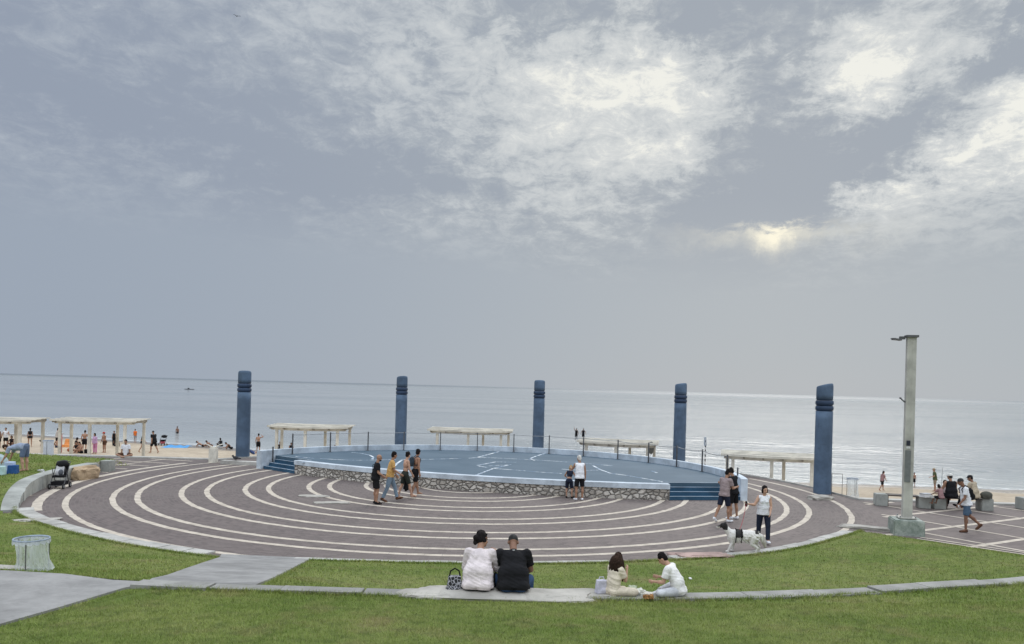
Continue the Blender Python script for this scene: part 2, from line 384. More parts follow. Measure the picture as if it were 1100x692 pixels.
def m_conc(c, key, rough=.85, stain=.5):
    def fn(t):
        P = pos(t); n = t.noise(P, 1.2, 7, .65); n2 = t.noise(P, 25, 5, .65); n3 = t.noise(P, 5, 5, .7, .5)
        d = tuple(v * .72 for v in c); l = tuple(min(1, v * 1.18) for v in c)
        k = t.mix(t.ss(n, .3, .7), d, l); k = t.mix(t.m('MULTIPLY', t.ss(n3, .52, .7), stain), k, tuple(v * .6 for v in c))
        finish(t, k, rough, t.m('ADD', n2, n3), .35, .01, 0, .3)
    return mat(key, fn)
CONC = m_conc((.34, .35, .345), 'grey_concrete'); PATHM = m_conc((.285, .280, .272), 'path_concrete', .8, .35); SLABM = m_conc((.31, .305, .285), 'grey_kerb_slab', .85, .7); KERB = m_conc((.45, .44, .41), 'pale_kerb_stone')
BLOCKM = m_conc((.36, .37, .345), 'wall_blocks'); ROCKM = m_conc((.42, .40, .36), 'white_rock', .9, .6)
def m_lawn(t):
    P = pos(t); n = t.noise(P, .45, 5, .6); n2 = t.noise(P, 5, 6, .7); n3 = t.noise(P, 45, 4, .7); n4 = t.noise(P, 1.4, 4, .6)
    c = t.mix(t.ss(n, .35, .68), (.145, .20, .045), (.22, .25, .08)); c = t.mix(t.m('MULTIPLY', t.ss(n4, .52, .68), .55), c, (.19, .18, .075))
    c = t.mix(t.ss(n2, .4, .7), c, t.mix(.6, c, (.05, .075, .022))); c = t.mix(t.m('MULTIPLY', t.ss(n3, .5, .7), .6), c, (.04, .05, .018))
    c = t.mix(t.m('MULTIPLY', t.ss(t.noise(P, .9, 3, .5), .62, .76), .5), c, (.24, .19, .10))
    finish(t, c, .95, t.m('ADD', n3, n2), .8, .03, 0, .15)
LAWN = mat('lawn_soil_and_turf', m_lawn)
def m_blade(t):
    P = pos(t); rnd = t.n('ShaderNodeNewGeometry').outputs['Random Per Island']
    n = t.noise(P, .45, 5, .6); n4 = t.noise(P, 1.4, 4, .6); n5 = t.noise(P, 5, 4, .6)
    c = t.mix(t.ss(n, .35, .68), (.215, .29, .062), (.335, .385, .11)); c = t.mix(t.m('MULTIPLY', t.ss(n4, .50, .68), .6), c, (.40, .36, .16))
    c = t.mix(t.m('MULTIPLY', rnd, .42), c, (.085, .135, .03)); c = t.mix(t.m('MULTIPLY', t.m('GREATER_THAN', rnd, .9), .6), c, (.33, .31, .14))
    c = t.mix(t.m('MULTIPLY', t.ss(n5, .5, .7), .45), c, (.085, .13, .035))
    c = t.mix(t.m('MULTIPLY', t.ss(t.noise(P, .9, 3, .5),   .62, .76), .35), c, (.30, .25, .12))
    p = finish(t, c, .7, None, spec=.25)
GRASSM = mat('grass_blade', m_blade)
def m_water(t):
    P = pos(t); s = t.n('ShaderNodeSeparateXYZ', i0=P)
    sh = t.n('ShaderNodeAttribute', {'attribute_name': 'shore'}).outputs['Fac']
    q = t.comb(t.m('MULTIPLY', s.outputs[0], .38), t.m('ADD', s.outputs[1], t.m('MULTIPLY', s.outputs[0], .25)))
    a = t.noise(q, .35, 5, .6, .3); b = t.noise(q, 1.6, 4, .6, .2); c_ = t.noise(q, .035, 4, .55)
    big = t.noise(t.comb(t.m('MULTIPLY', s.outputs[0], .004), t.m('MULTIPLY', s.outputs[1], .02)), 1.0, 5, .6)
    h = t.m('ADD', t.m('MULTIPLY', a, 1.0), t.m('MULTIPLY', b, .28))
    deep = t.mix(t.ss(big, .4, .65), (.33, .345, .345), (.245, .27, .28))
    colr = t.mix(t.ss(sh, 0, 22), (.40, .42, .41), t.mix(t.ss(sh, 250, 5000), deep, (.15, .175, .195)))
    fo = t.m('MULTIPLY', t.ss(t.m('ADD', sh, t.m('MULTIPLY', t.m('SUBTRACT', t.noise(P, .22, 4, .6), .5), 5.0)), 1.6, .2), t.ss(t.noise(P, 1.3, 5, .7), .4, .6))
    lines = t.m('MULTIPLY', t.ss(t.noise(t.comb(t.m('MULTIPLY', s.outputs[0], .09), sh), 1.2, 4, .7, .4), .68, .76), t.ss(sh, 26, 8))
    colr = t.mix(t.m('ADD', fo, t.m('MULTIPLY', lines, .45), clamp=True), colr, (.72, .74, .73))
    p = finish(t, colr, t.m('ADD', t.ss(big, .35, .7, .06, .13), t.ss(sh, 200, 3500, 0.0, .30)), h, 1.0, .42, 0, .5); p.inputs['IOR'].default_value = 1.333
    return p
WATER = mat('sea_water', m_water)

# ---------------------------------------------------------------- the ground, beach and sea
def grid_mesh(name, xs, ys, zf, m, attr=None, smooth=True):
    nx, ny = len(xs), len(ys); V = np.zeros((nx * ny, 3)); A = np.zeros(nx * ny)
    k = 0
    for j, y in enumerate(ys):
        for i, x in enumerate(xs):
            V[k] = (x, y, zf(x, y)); 
            if attr: A[k] = attr[1](x, y)
            k += 1
    ii, jj = np.meshgrid(np.arange(nx - 1), np.arange(ny - 1)); a = (jj * nx + ii).ravel()
    Fc = np.stack([a, a + 1, a + nx + 1, a + nx], 1)
    me = bpy.data.meshes.new(name); me.from_pydata(V.tolist(), [], Fc.tolist()); me.update()
    if attr: at_ = me.attributes.new(attr[0], 'FLOAT', 'POINT'); at_.data.foreach_set('value', A)
    return link(name, me, m, None, smooth)
def spaced(lo, a, b, hi, step, k=1.35):
    mid = list(np.arange(a, b + 1e-6, step)); L = []; d = step; x = a
    while x > lo: d *= k; x -= d; L.append(x)
    Rr = []; d = step; x = mid[-1]
    while x < hi: d *= k; x += d; Rr.append(x)
    return L[::-1] + mid + Rr
def zb(x, y):
    if y < y_edge(x) + .2: return -.9
    return z_beach(x, y) + .05 * math.sin(x * .9 + y * .4) * math.cos(y * .7 - x * .2) * (1 if y < y_shore(x) - 3 else .2)
tag(struct(grid_mesh('sand', spaced(-3000, -75, 50, 3000, .8), spaced(-2500, 30, 96, 130, .8), zb, SANDM, ('wet', lambda x, y: max(0, min(1, 1 - (y_shore(x) - y) / 9))))), None)
# sea : fine mesh along the shore with low ripples, coarse to the horizon
tr = [(-1 + .45 * i) for i in range(150)]
while tr[-1] < 45000: tr.append(tr[-1] + max(.5, (tr[-1] - 60) * .22))
xs_ = spaced(-40000, -70, 55, 40000, 1.1, 1.3)
V, A, FF = [], [], []
for tt in tr:
    for x in xs_:
        k = min(1, max(0, tt - 60) / 3000)
        ys = y_shore(x) if abs(x) < 3000 else y_shore(math.copysign(3000, x))
        y = ys * (1 - k) + 60 * k + tt - 3.0
        amp = .09 * sstep(tt, 0, 10) * (1 - sstep(tt, 45, 70)) * (1 - sstep(abs(x), 60, 88))
        ph = tt * .95 + 1.7 * math.sin(x * .05 + tt * .03) + .8 * math.sin(x * .13 + 1.3)
        z = SEA + amp * (math.sin(ph) ** 3 + .35 * math.sin(ph * 1.9 + x * .21)) * (.5 + .5 * math.sin(x * .11 + tt * .2)) 
        V.append((x, y, z)); A.append(tt - 3.0)
nx = len(xs_)
FF = [(j * nx + i, j * nx + i + 1, (j + 1) * nx + i + 1, (j + 1) * nx + i) for j in range(len(tr) - 1) for i in range(nx - 1)]
me = bpy.data.meshes.new('sea'); me.from_pydata(V, [], FF); me.update(); aa = me.attributes.new('shore', 'FLOAT', 'POINT'); aa.data.foreach_set('value', A)
struct(link('sea', me, WATER, None, True))

# paved promenade and plaza : one slab with its seaward retaining face
pe = [(-120, 40.4)] + [(x, y_edge(x)) for x in np.arange(-40, 45.1, .5)] + [(120, 28)]
mb = MB(); n = len(pe)
mb.add([(x, y, 0) for x, y in pe] + [(x, 14.0, 0) for x, y in pe] + [(x, y, -1.6) for x, y in pe],
       [(i, i + 1, n + i + 1, n + i) for i in range(n - 1)] + [(i + 1, i, 2 * n + i, 2 * n + i + 1) for i in range(n - 1)])
struct(mb.build('promenade', PAVER))
# edge kerb along the beach
inn = [(x, y - .42) for x, y in pe]
struct(MB().wallstrip(inn, [(x, y + .03) for x, y in pe], -.2, .07).build('promenade_kerb', KERB))

# pale arcs laid in the paving
radii = [15.84, 15.04, 13.63, 12.85, 11.39, 10.5, 9.11, 8.24, 6.68, 5.86, 4.37, 3.55, 2.1]
mb = MB()
def inside_edge(x, y):
    ph = pf(x, y) % 360
    if 205 < ph < 330: return math.hypot(x - CX, y - CY) < tab(ph, ED) + .05
    return True
for i, r in enumerate(radii):
    hw = .098 if i > 0 else .15
    a0, a1 = (150, 378) if r > 12 else (140, 400)
    if r > 15.5: a0, a1 = 158, 214
    elif r > 15: a0, a1 = 150, 383
    step = 1.0
    ph = a0; prev = None
    while ph <= a1:
        j = rng.normal(0, .008)
        pi_, po = pol(R(ph), r - hw + j), pol(R(ph), r + hw + j)
        ok = inside_edge(*po)
        if prev and ok: mb.add([(*prev[0], .004), (*pi_, .004), (*po, .004), (*prev[1], .004)], [(0, 1, 2, 3)])
        prev = (pi_, po) if ok else None; ph += step
struct(mb.build('plaza_arcs', BAND))
# square grid in the promenade paving, right and left
def line_quad(mb, p, d, w_, L0, L1, ok, z=.005):
    nrm_ = Vector((-d.y, d.x)) * w_ / 2; s = L0
    while s < L1:
        a, b = p + d * s, p + d * (s + .25)
        if ok((a + b) / 2): mb.add([(*(a - nrm_), z), (*(b - nrm_), z), (*(b + nrm_), z), (*(a + nrm_), z)], [(0, 1, 2, 3)])
        s += .25
mb = MB(); dB = Vector((math.cos(R(30.8)), math.sin(R(30.8)))); dA = Vector((-dB.y, dB.x))
def okR(p): return p.x > 8 and p.y < y_edge(p.x) - .6 and math.hypot(p.x - CX, p.y - CY) > 16.2 and p.x < 60 and p.y > 12
for k in range(-8, 8): line_quad(mb, dA * (12.38 + 2.235 * k), dB, .2, -10, 70, okR, .005)
for k in range(-10, 24): line_quad(mb, dB * (24.0 + 2.2 * k), dA, .14, -50, 60, okR, .009)
# double line along the lawn
LDn = LD.normalized(); Ln = Vector((LDn.y, -LDn.x)) * -1
line_quad(mb, LN + Ln * .16, LDn, .10, 0.3, 25, lambda p: True, .013); line_quad(mb, LN + Ln * .48, LDn, .12, 0.3, 25, lambda p: True, .014)
struct(mb.build('paving_grid', BAND))
mb = MB(); dB2 = Vector((math.cos(R(-14)), math.sin(R(-14)))); dA2 = Vector((-dB2.y, dB2.x))
def okL(p): return p.x < -12 and p.y < y_edge(p.x) - .6 and math.hypot(p.x - CX, p.y - CY) > 16.3 and p.x > -70
c0 = Vector((-18.9, 37.6))
for k in range(-6, 6): line_quad(mb, c0 + dA2 * 1.45 * k, dB2, .15, -60, 12, okL, .006)
for k in range(-20, 6): line_quad(mb, c0 + dB2 * 2.2 * k, dA2, .15, -12, 12, okL, .010)
struct(mb.build('paving_grid', BAND))

# ---------------------------------------------------------------- lawns
def lawn_mesh():
    phs = list(np.arange(172, 352.1, .75)); rs = list(np.arange(13.6, 33, .22)); 
    V = []; 
    for ph in phs:
        r0 = 16.74 if ph < 215 else (tab(ph, ED) - .35)
        for i, r in enumerate(rs):
            rr = r0 + (33 - r0) * i / (len(rs) - 1)
            rsl = tab(ph, SD)
            x, y = pol(R(ph), rr); V.append((x, y, z_lawn(x, y)))
    m_ = len(rs); FF = [(j * m_ + i, j * m_ + i + 1, (j + 1) * m_ + i + 1, (j + 1) * m_ + i) for j in range(len(phs) - 1) for i in range(m_ - 1)]
    FF = [f for f in FF if max(V[k][2] for k in f) > -.29]
    me = bpy.data.meshes.new('lawn'); me.from_pydata(V, [], FF); me.update()
    return link('lawn', me, LAWN, None, True)
struct(lawn_mesh())
# land behind and beside the camera so that nothing ends in the air
def z_back(x, y): return 2.45 if y < 0 else max(-.05, 2.45 - (y + 0) * .5)
struct(MB().add([(-400, -400, 2.3), (400, -400, 2.3), (400, -2, 2.3), (-400, -2, 2.3), (400, 14.0, -.02), (-400, 14.0, -.02)], [(0, 1, 2, 3), (3, 2, 4, 5)]).build('ground', LAWN))

# concrete path crossing the lawn
pA = [at(238, 596.5), at(209, 609, z_lawn), at(180, 619.5, z_lawn), at(158, 627, z_lawn), at(120, 625, z_lawn), at(70, 618.5, z_lawn), at(10, 615, z_lawn), at(-60, 612, z_lawn), at(-110, 609, z_lawn)]
pB = [at(333, 600.5), at(312, 613, z_lawn), at(292, 623, z_lawn), at(274, 632, z_lawn), at(205, 630.5, z_lawn), at(137, 632.5, z_lawn), at(66, 654, z_lawn), at(0, 673, z_lawn), at(-80, 698, z_lawn)]
def dens(P_, n):
    L = [0]
    for i in range(len(P_) - 1): L.append(L[-1] + 1)
    return [Vector((np.interp(s, L, [p.x for p in P_]), np.interp(s, L, [p.y for p in P_]), 0)) for s in np.linspace(0, L[-1], n)]
A_, B_ = dens(pA, 90), dens(pB, 90)
PATHQ = (A_, B_); nn_ = 14; V = []
for a, b in zip(A_, B_):
    for i in range(nn_ + 1):
        p = a.lerp(b, i / nn_); V.append((p.x, p.y, max(z_lawn(p.x, p.y), 0) + .03))
m_ = nn_ + 1
FF = [(j * m_ + i, j * m_ + i + 1, (j + 1) * m_ + i + 1, (j + 1) * m_ + i) for j in range(89) for i in range(nn_)]
V2 = V + [(v[0], v[1], v[2] - .25) for v in V]; N0 = len(V)
for j in range(89): FF += [(j * m_, (j + 1) * m_, N0 + (j + 1) * m_, N0 + j * m_), (j * m_ + nn_, (j + 1) * m_ + nn_, N0 + (j + 1) * m_ + nn_, N0 + j * m_ + nn_)]
me = bpy.data.meshes.new('path'); me.from_pydata(V2, [], FF); me.update(); struct(link('path', me, PATHM))
def in_path(x, y):
    for j in range(0, 89, 3):
        a, b, c, d = A_[j], B_[j], B_[min(89, j + 3)], A_[min(89, j + 3)]
        s = [((q.x - p.x) * (y - p.y) - (q.y - p.y) * (x - p.x)) for p, q in ((a, b), (b, c), (c, d), (d, a))]
        if all(v >= -.02 for v in s) or all(v <= .02 for v in s): return True
    return False
# flat kerb stones round the plaza
def kerb_seg(a0, a1, w0, name='plaza_kerb'):
    mb = MB(); ph = a0
    while ph < a1:
        d = rng.uniform(2.2, 3.0); p2 = min(a1, ph + d - .07); q = list(np.linspace(ph, p2, 4))
        off = rng.normal(0, .012)
        mb.wallstrip([pol(R(p), tab(p, ED) - w0 + off) for p in q], [pol(R(p), tab(p, ED) + .05 + off) for p in q], -.05, .045 + rng.normal(0, .005)); ph += d
    return struct(mb.build(name, KERB))
kerb_seg(212, 248.5, .42); kerb_seg(256.8, 287, .13); kerb_seg(294, 325, .30)

# terrace kerb: the long curved stone edge people sit on
te = empty('terrace_kerb', (*pol(R(275), tab(275, SD)), 1.3), 0, 'long curved line of pale stone slabs edging the upper lawn', 'kerb')
KB = []
ph = 241.0; k = 0
mb = MB()
while ph < 318:
    d = rng.uniform(2.3, 3.2)
    q = list(np.linspace(ph, ph + d - .06, 5))
    if not (249 < ph + d / 2 < 261.9):
        hw = .15 + .015 * rng.normal(); off = rng.normal(0, .02)
        o = Vector(te.location)
        zt = 1.345 + rng.normal(0, .008)
        mb.wallstrip([tuple(Vector(pol(R(p), tab(p, SD) - hw + off)) - o.xy) for p in q], [tuple(Vector(pol(R(p), tab(p, SD) + hw + off)) - o.xy) for p in q], -.5, zt - 1.3)
    ph += d
mb.build('slabs', SLABM, te)

# grass blades
def blades():
    pts = []; tries = 0
    def scatter(n, x0, x1, y0, y1, hgt, wid, keep=None):
        X = rng.uniform(x0, x1, n); Y = rng.uniform(y0, y1, n)
        for x, y in zip(X, Y):
            if abs(x) > .70 * y + 1.2: continue
            z = z_lawn(x, y)
            if z < .015: continue
            r = math.hypot(x - CX, y - CY); ph = pf(x, y) % 360
            if ph < 90: continue
            if ph < 215 and (r < 16.9): continue
            if abs(r - tab(ph, SD)) < .15 and 240 < ph and not 250 < ph < 261.5: continue
            if x < 0 and in_path(x, y): continue
            pts.append((x, y, z, hgt * rng.uniform(.5, 1.25), wid * rng.uniform(.7, 1.3)))
    scatter(150000, -7, 8, 6.6, 10.9, .032, .008)
    scatter(40000, -9.5, 10.5, 10.4, 13, .04, .012)
    scatter(150000, -17, 16, 11, 27, .042, .017)
    scatter(26000, -26, -15, 22, 37.5, .06, .04)
    # longer fringe along the path and slabs
    for C_ in (A_, B_):
        for j in range(89):
            for k in range(45):
                p = C_[j].lerp(C_[j + 1], rng.uniform()) ; nx_, ny_ = rng.normal(0, .06, 2)
                x, y = p.x + nx_, p.y + ny_; z = z_lawn(x, y)
                if z > .01 and not in_path(x, y): pts.append((x, y, z, rng.uniform(.04, .085), .012))
    for k in range(16000):
        ph = rng.uniform(250, 312); r = tab(ph, SD) + .12 + abs(rng.normal(0, .05 + .03 * math.sin(ph * 5))); x, y = pol(R(ph), r)
        if not 250 < ph < 261.5 and not in_path(x, y): pts.append((x, y, z_lawn(x, y), rng.uniform(.04, .085), .010))
    for k in range(14000):
        ph = rng.uniform(212, 327); r = tab(ph, ED) + .06 + abs(rng.normal(0, .05)); x, y = pol(R(ph), r)
        if not in_path(x, y) and x < 12: pts.append((x, y, max(0, z_lawn(x, y)), rng.uniform(.04, .09), .018))
    P = np.array(pts); n = len(P)
    a = rng.uniform(0, 2 * np.pi, n); lean = rng.normal(0, .5, (n, 2)) * P[:, 3:4]
    c, s = np.cos(a) * P[:, 4] / 2, np.sin(a) * P[:, 4] / 2
    V = np.zeros((n, 3, 3))
    V[:, 0] = np.stack([P[:, 0] - c, P[:, 1] - s, P[:, 2] - .01], 1)
    V[:, 1] = np.stack([P[:, 0] + c, P[:, 1] + s, P[:, 2] - .01], 1)
    V[:, 2] = np.stack([P[:, 0] + lean[:, 0], P[:, 1] + lean[:, 1], P[:, 2] + P[:, 3]], 1)
    me = bpy.data.meshes.new('grass'); me.vertices.add(n * 3); me.vertices.foreach_set('co', V.ravel())
    me.loops.add(n * 3); me.loops.foreach_set('vertex_index', np.arange(n * 3)); me.polygons.add(n)
    me.polygons.foreach_set('loop_start', np.arange(0, n * 3, 3)); me.polygons.foreach_set('loop_total', np.full(n, 3)); me.update(calc_edges=True)
    o = link('grass', me, GRASSM); tag(o, 'short green mown grass with dry yellow patches', 'grass', kind='stuff')
blades()


# ---------------------------------------------------------------- stage
BLUE = m_conc((.085, .155, .255), 'blue_paint', .7, .35); NAVY = m_conc((.028, .085, .15), 'navy_paint', .65, .35); PALE = m_conc((.53, .595, .66), 'pale_blue_paint', .75, .25)
def m_stagefloor(t):
    P = pos(t); n = t.noise(P, .3, 6, .6); n2 = t.noise(P, 3, 6, .7); n3 = t.noise(P, 20, 4, .6)
    c = t.mix(t.ss(n, .35, .65), (.050, .094, .135), (.076, .124, .168)); c = t.mix(t.m('MULTIPLY', t.ss(n2, .52, .7), .4), c, (.046, .078, .115))
    finish(t, c, .7, n3, .2, .005, 0, .35)
FLOORM = mat('blue_floor_paint', m_stagefloor)
def m_rubble(t):
    P = pos(t); s = t.n('ShaderNodeSeparateXYZ', i0=P)
    wv = t.comb(t.m('ADD', s.outputs[0], t.m('MULTIPLY', t.noise(P, 6, 3), .06)), t.m('MULTIPLY', s.outputs[1], 1.0), t.m('MULTIPLY', s.outputs[2], 1.45))
    v = t.n('ShaderNodeTexVoronoi', {'feature': 'DISTANCE_TO_EDGE'}, Vector=wv, Scale=4.3, Randomness=.9)
    v2 = t.n('ShaderNodeTexVoronoi', {'feature': 'F1'}, Vector=wv, Scale=4.3, Randomness=.9)
    n = t.noise(P, 12, 5, .6)
    rr = t.n('ShaderNodeSeparateColor', i0=v2.outputs['Color']).outputs[0]
    stone = t.mix(t.ss(rr, .0, 1.0), (.42, .385, .34), (.78, .73, .66)); stone = t.mix(t.m('MULTIPLY', n, .5), stone, (.30, .28, .25))
    c = t.mix(t.ss(v.outputs[0], .02, .075), (.13, .12, .11), stone)
    finish(t, c, .85, t.m('ADD', t.ss(v.outputs[0], .0, .22), t.m('MULTIPLY', n, .3)), 1.0, .06)
RUBBLE = mat('rubble_masonry', m_rubble)
ZF = .585
stg = empty('stage', (CX, CY, 0), 0, 'low round blue open-air stage on a rubble stone wall facing the lawn', 'stage')
def rel(p): return (p[0] - CX, p[1] - CY)
WL, WR = Vector((-10.0, 35.8)), Vector((6.35, 30.45))
PL, PR = Vector((-11.95, 37.45)), Vector((9.42, 31.0))
# front arc through WL, WR bulging to the viewer
mid_ = (WL + WR) / 2; ch = WR - WL; half = ch.length / 2; sag = 1.45; RF = (half ** 2 + sag ** 2) / (2 * sag)
nf = Vector((-ch.y, ch.x)).normalized(); cf = mid_ + nf * (RF - sag)
def farc(off=0, n=41):
    a0 = math.atan2(*(WL - cf).yx); a1 = math.atan2(*(WR - cf).yx)
    if a1 < a0: a1 += 2 * math.pi
    return [cf + Vector((math.cos(a), math.sin(a))) * (RF + off) for a in np.linspace(a0, a1, n)]
nR = Vector((-(PR - WR).y, (PR - WR).x)).normalized(); nL = Vector(((PL - WL).y, -(PL - WL).x)).normalized()
if nR.y < 0: nR = -nR
if nL.y < 0: nL = -nL
TR = .30; RIN = 11.22
phR = math.radians(pf(*(PR + nR * TR * 3))); phL = math.radians(pf(*(PL + nL * TR * 3)))
poly = [tuple(p) for p in farc(-.12)] + [tuple(WR + nR * .9), tuple(Vector(pol(phR, RIN + .03)))] + [pol(a, RIN + .03) for a in np.linspace(phR, phL, 70)[1:]] + [tuple(WL + nL * .9)]
MB().prism([rel(p) for p in poly], .02, ZF).build('floor', FLOORM, stg)
MB().wallstrip([rel(p) for p in farc(-.30)], [rel(p) for p in farc(0)], -.1, .43).build('stone_wall', RUBBLE, stg)
cp = MB().wallstrip([rel(p) for p in farc(-.34)], [rel(p) for p in farc(.05)], .435, .63).build('coping', PALE, stg)
# back parapet
a0, a1 = math.radians(pf(*PR)) - .012, math.radians(pf(*PL)) + .012
aa_ = np.linspace(a0, a1, 90)
MB().wallstrip([rel(pol(a, RIN)) for a in aa_], [rel(pol(a, RIN + .26)) for a in aa_], -.05, .87).build('parapet', PALE, stg)
# steps, left and right
for W_, P_, n_ in ((WR, PR, nR), (WL, PL, nL)):
    st_ = MB(); nose = MB()
    for k in range(4):
        h = ZF * (k + 1) / 4 - (.004 if k == 3 else 0); s0 = n_ * TR * k; e = (P_ - W_).normalized()
        a_, b_ = W_ + s0, P_ + s0 + e * .05; c_, d_ = b_ + n_ * (1.25 - TR * k), a_ + n_ * (1.25 - TR * k)
        if k == 3: c_, d_ = b_ + n_ * .1, a_ + n_ * .1
        else: c_, d_ = b_ + n_ * (TR + .02), a_ + n_ * (TR + .02)
        st_.prism([rel(a_), rel(b_), rel(c_), rel(d_)], -.02 + .003 * k, h)
        ed = n_ * .035
        nose.prism([rel(a_ - ed * .2), rel(b_ - ed * .2), rel(b_ + ed), rel(a_ + ed)], h + .002, h + .006)
    s_o = st_.build('steps', NAVY, stg); nose.build('step_edge', PALE, s_o)
# worn court lines painted on the stage
def m_worn(t):
    P = pos(t); n = t.noise(P, 2.2, 6, .75); n2 = t.noise(P, 14, 4, .7)
    a = t.ss(t.m('ADD', t.m('MULTIPLY', n, .7), t.m('MULTIPLY', n2, .3)), .44, .56)
    finish(t, t.mix(a, (.12, .20, .30), (.74, .78, .80)), .75)
WORN = mat('worn_white_paint', m_worn)
LNS = [[(344.5, 492.7), (362, 493.8), (382, 494.5), (403, 494.2), (425, 493.6)], [(378, 486), (388, 487), (397, 489), (401, 491), (400, 493.4)], [(424, 500.5), (427, 497.5), (431.5, 494.3)], [(318, 490.4), (338, 492.6)], [(322, 496.8), (333, 496.8)],
       [(504, 492.3), (513, 491.4), (524, 488.4), (536.4, 485.1)], [(585, 487.2), (576, 490), (569.5, 492.6), (574, 494.6)], [(431, 493.5), (460, 493.5), (496, 492.4)], [(513, 491.4), (527, 491.8), (570, 493.8), (611, 496.4), (658, 500.4)],
       [(507, 512.2), (519, 507.5), (530, 503.3), (541, 500.8), (549, 499)], [(530, 503.3), (554.5, 505), (580, 507.2), (603.6, 508.7)], [(512.7, 500), (532.7, 496.2), (554.5, 496.6)], [(514, 500.6), (523, 502.2)], [(526, 500.5), (548, 499.3)],
       [(637, 500.2), (641, 502.4), (645, 504.6), (656, 508.5), (676, 511.2), (696, 514.8), (712, 517.6)], [(625, 505.4), (645, 505)], [(604, 504), (625, 505.4)], [(700, 506), (706, 508)]]
for L in LNS:
    mb = MB()
    P_ = [at(x, y, ZF + .005) for x, y in L]
    for i in range(len(P_) - 1):
        d = (P_[i + 1] - P_[i]); d.z = 0; L_ = d.length; d.normalize(); nrm_ = Vector((-d.y, d.x, 0)) * .055; s = 0
        while s < L_:
            e = min(L_, s + .35); a, b = P_[i] + d * (s - (.03 if s == 0 else 0)), P_[i] + d * e
            mb.add([a - nrm_ - Vector((CX, CY, 0)), b - nrm_ - Vector((CX, CY, 0)), b + nrm_ - Vector((CX, CY, 0)), a + nrm_ - Vector((CX, CY, 0))], [(0, 1, 2, 3)])
            s = e
    if mb.v: mb.build('court_line', WORN, stg)

# railing inside the parapet
STEEL = dull('dark_steel', (.10, .10, .105), .25, 6, .5, 60, .2, .002, .5, .4); GALV = dull('weathered_steel', (.30, .31, .32), .2, 5, .5, 60, .2, .002, .5, .5)
RP = RIN - .12
rail = empty('railing', (CX, CY, ZF), 0, 'thin railing of dark posts and one wire round the back of the blue stage', 'railing')
def on_ring(px, r, py=490):
    a, _ = ray(px, py); A = a * a + 1; B = -2 * (a * CX + CY); C_ = CX * CX + CY * CY - r * r; D = math.sqrt(max(0, B * B - 4 * A * C_))
    Y = (-B + D) / (2 * A); return Vector((a * Y, Y))
tops = []
for px in (292.5, 314, 354.5, 395, 433.5, 472.7, 512.4, 551.6, 589.6, 626.5, 663.6, 696.7, 727, 754.5, 781.5, 791.6):
    p = on_ring(px, RP); z0 = 0.0; zt = 1.05
    if px < 300: p = at(292.8, 499.6, .15).xy; z0 = -.45; zt = .47
    if px > 790: p = at(791.8, 529.5, .15).xy; z0 = -.45; zt = .62
    q = p - Vector((CX, CY)); po = MB().box((q.x, q.y, (z0 + zt) / 2), (.058, .045, zt - z0), math.atan2(q.y, q.x)).box((q.x, q.y, z0 + .01), (.14, .14, .016), math.atan2(q.y, q.x))
    po.build('post', STEEL, rail)
    if 300 < px < 790: tops.append(Vector((q.x, q.y, zt - .06)))
wr = MB()
for a, b in zip(tops, tops[1:]):
    sagv = .02 if a.x < 6 else .07
    pts = [a.lerp(b, s) - Vector((0, 0, sagv * 4 * s * (1 - s))) for s in np.linspace(0, 1, 7)]
    wr.path(pts, .016, 6)
wr.build('wire', GALV, rail)

# ---------------------------------------------------------------- five blue pillars
PIL = m_conc((.088, .135, .205), 'pillar_blue', .7, .45); PILD = m_conc((.028, .050, .095), 'pillar_dark_band', .6, .2)
def pillar(px, d, label, slant, tw=0):
    a, _ = ray(px, 490); X, Y = a * d, d
    o = empty('pillar', (X, Y, -1.35), 0, label, 'pillar', 'five blue pillars round the back of the stage')
    hb = 1.35 + 4.82; r = .365
    s = MB(); zs = np.linspace(0, hb - 1.20, 14); nseg = 40; 
    pr = [(r * 1.03 - .02 * (z / hb), z) for z in zs]
    def lathe(prof, mb, top=None):
        n = nseg; vs = []
        for rr, z in prof:
            for i in range(n): aa = 2 * math.pi * i / n; vs.append((rr * math.cos(aa), rr * math.sin(aa), z + (top(rr * math.cos(aa), rr * math.sin(aa), z) if top else 0)))
        L = len(prof); fs = [(j * n + i, j * n + (i + 1) % n, (j + 1) * n + (i + 1) % n, (j + 1) * n + i) for j in range(L - 1) for i in range(n)]
        fs += [tuple(range(n - 1, -1, -1)), tuple((L - 1) * n + i for i in range(n))]
        return mb.add(vs, fs)
    sh = lathe(pr, MB()).build('shaft', PIL, o, True)
    z = hb - 1.20
    for k in range(2):
        bm_ = MB(); lathe([(.335, z), (.335, z + .035), (.372, z + .055), (.380, z + .13), (.372, z + .21), (.335, z + .23)], bm_); b_ = bm_.build('band', PILD, o, True); z += .235
    lathe([(.335, z), (.335, z + .05)], MB()).build('neck', PILD, o, True)
    z += .05; zt = hb - .04
    def top(x, y, zz):
        f = max(0, (zz - z) / (zt - z)); return f ** 3 * (x * slant[0] + y * slant[1])
    cp_ = lathe([(.35, z), (.352, z + .2), (.350, zt - .12), (.338, zt - .04), (.30, zt), (.15, zt + .015)], MB(), top).build('cap', PIL, o, True)
    for q in (sh, cp_):
        q.data.polygons[-1].use_smooth = False
    return o
pillar(260.6, 42.6, 'blue pillar at the left end of the row, right of the drinking post', (.05, -.1))
pillar(429.8, 49.6, 'blue pillar directly behind the four men walking, second in the row', (.1, -.15))
pillar(577.6, 50.2, 'middle blue pillar of the five, just right of the pergola with people under it', (0, -.1))
pillar(729.5, 46.2, 'blue pillar behind the right part of the railing, left of the striped pole', (.12, -.1))
pillar(884.2, 33.9, 'nearest and largest blue pillar with slanted cap, rising from a flat boulder on the right', (.20, -.12))

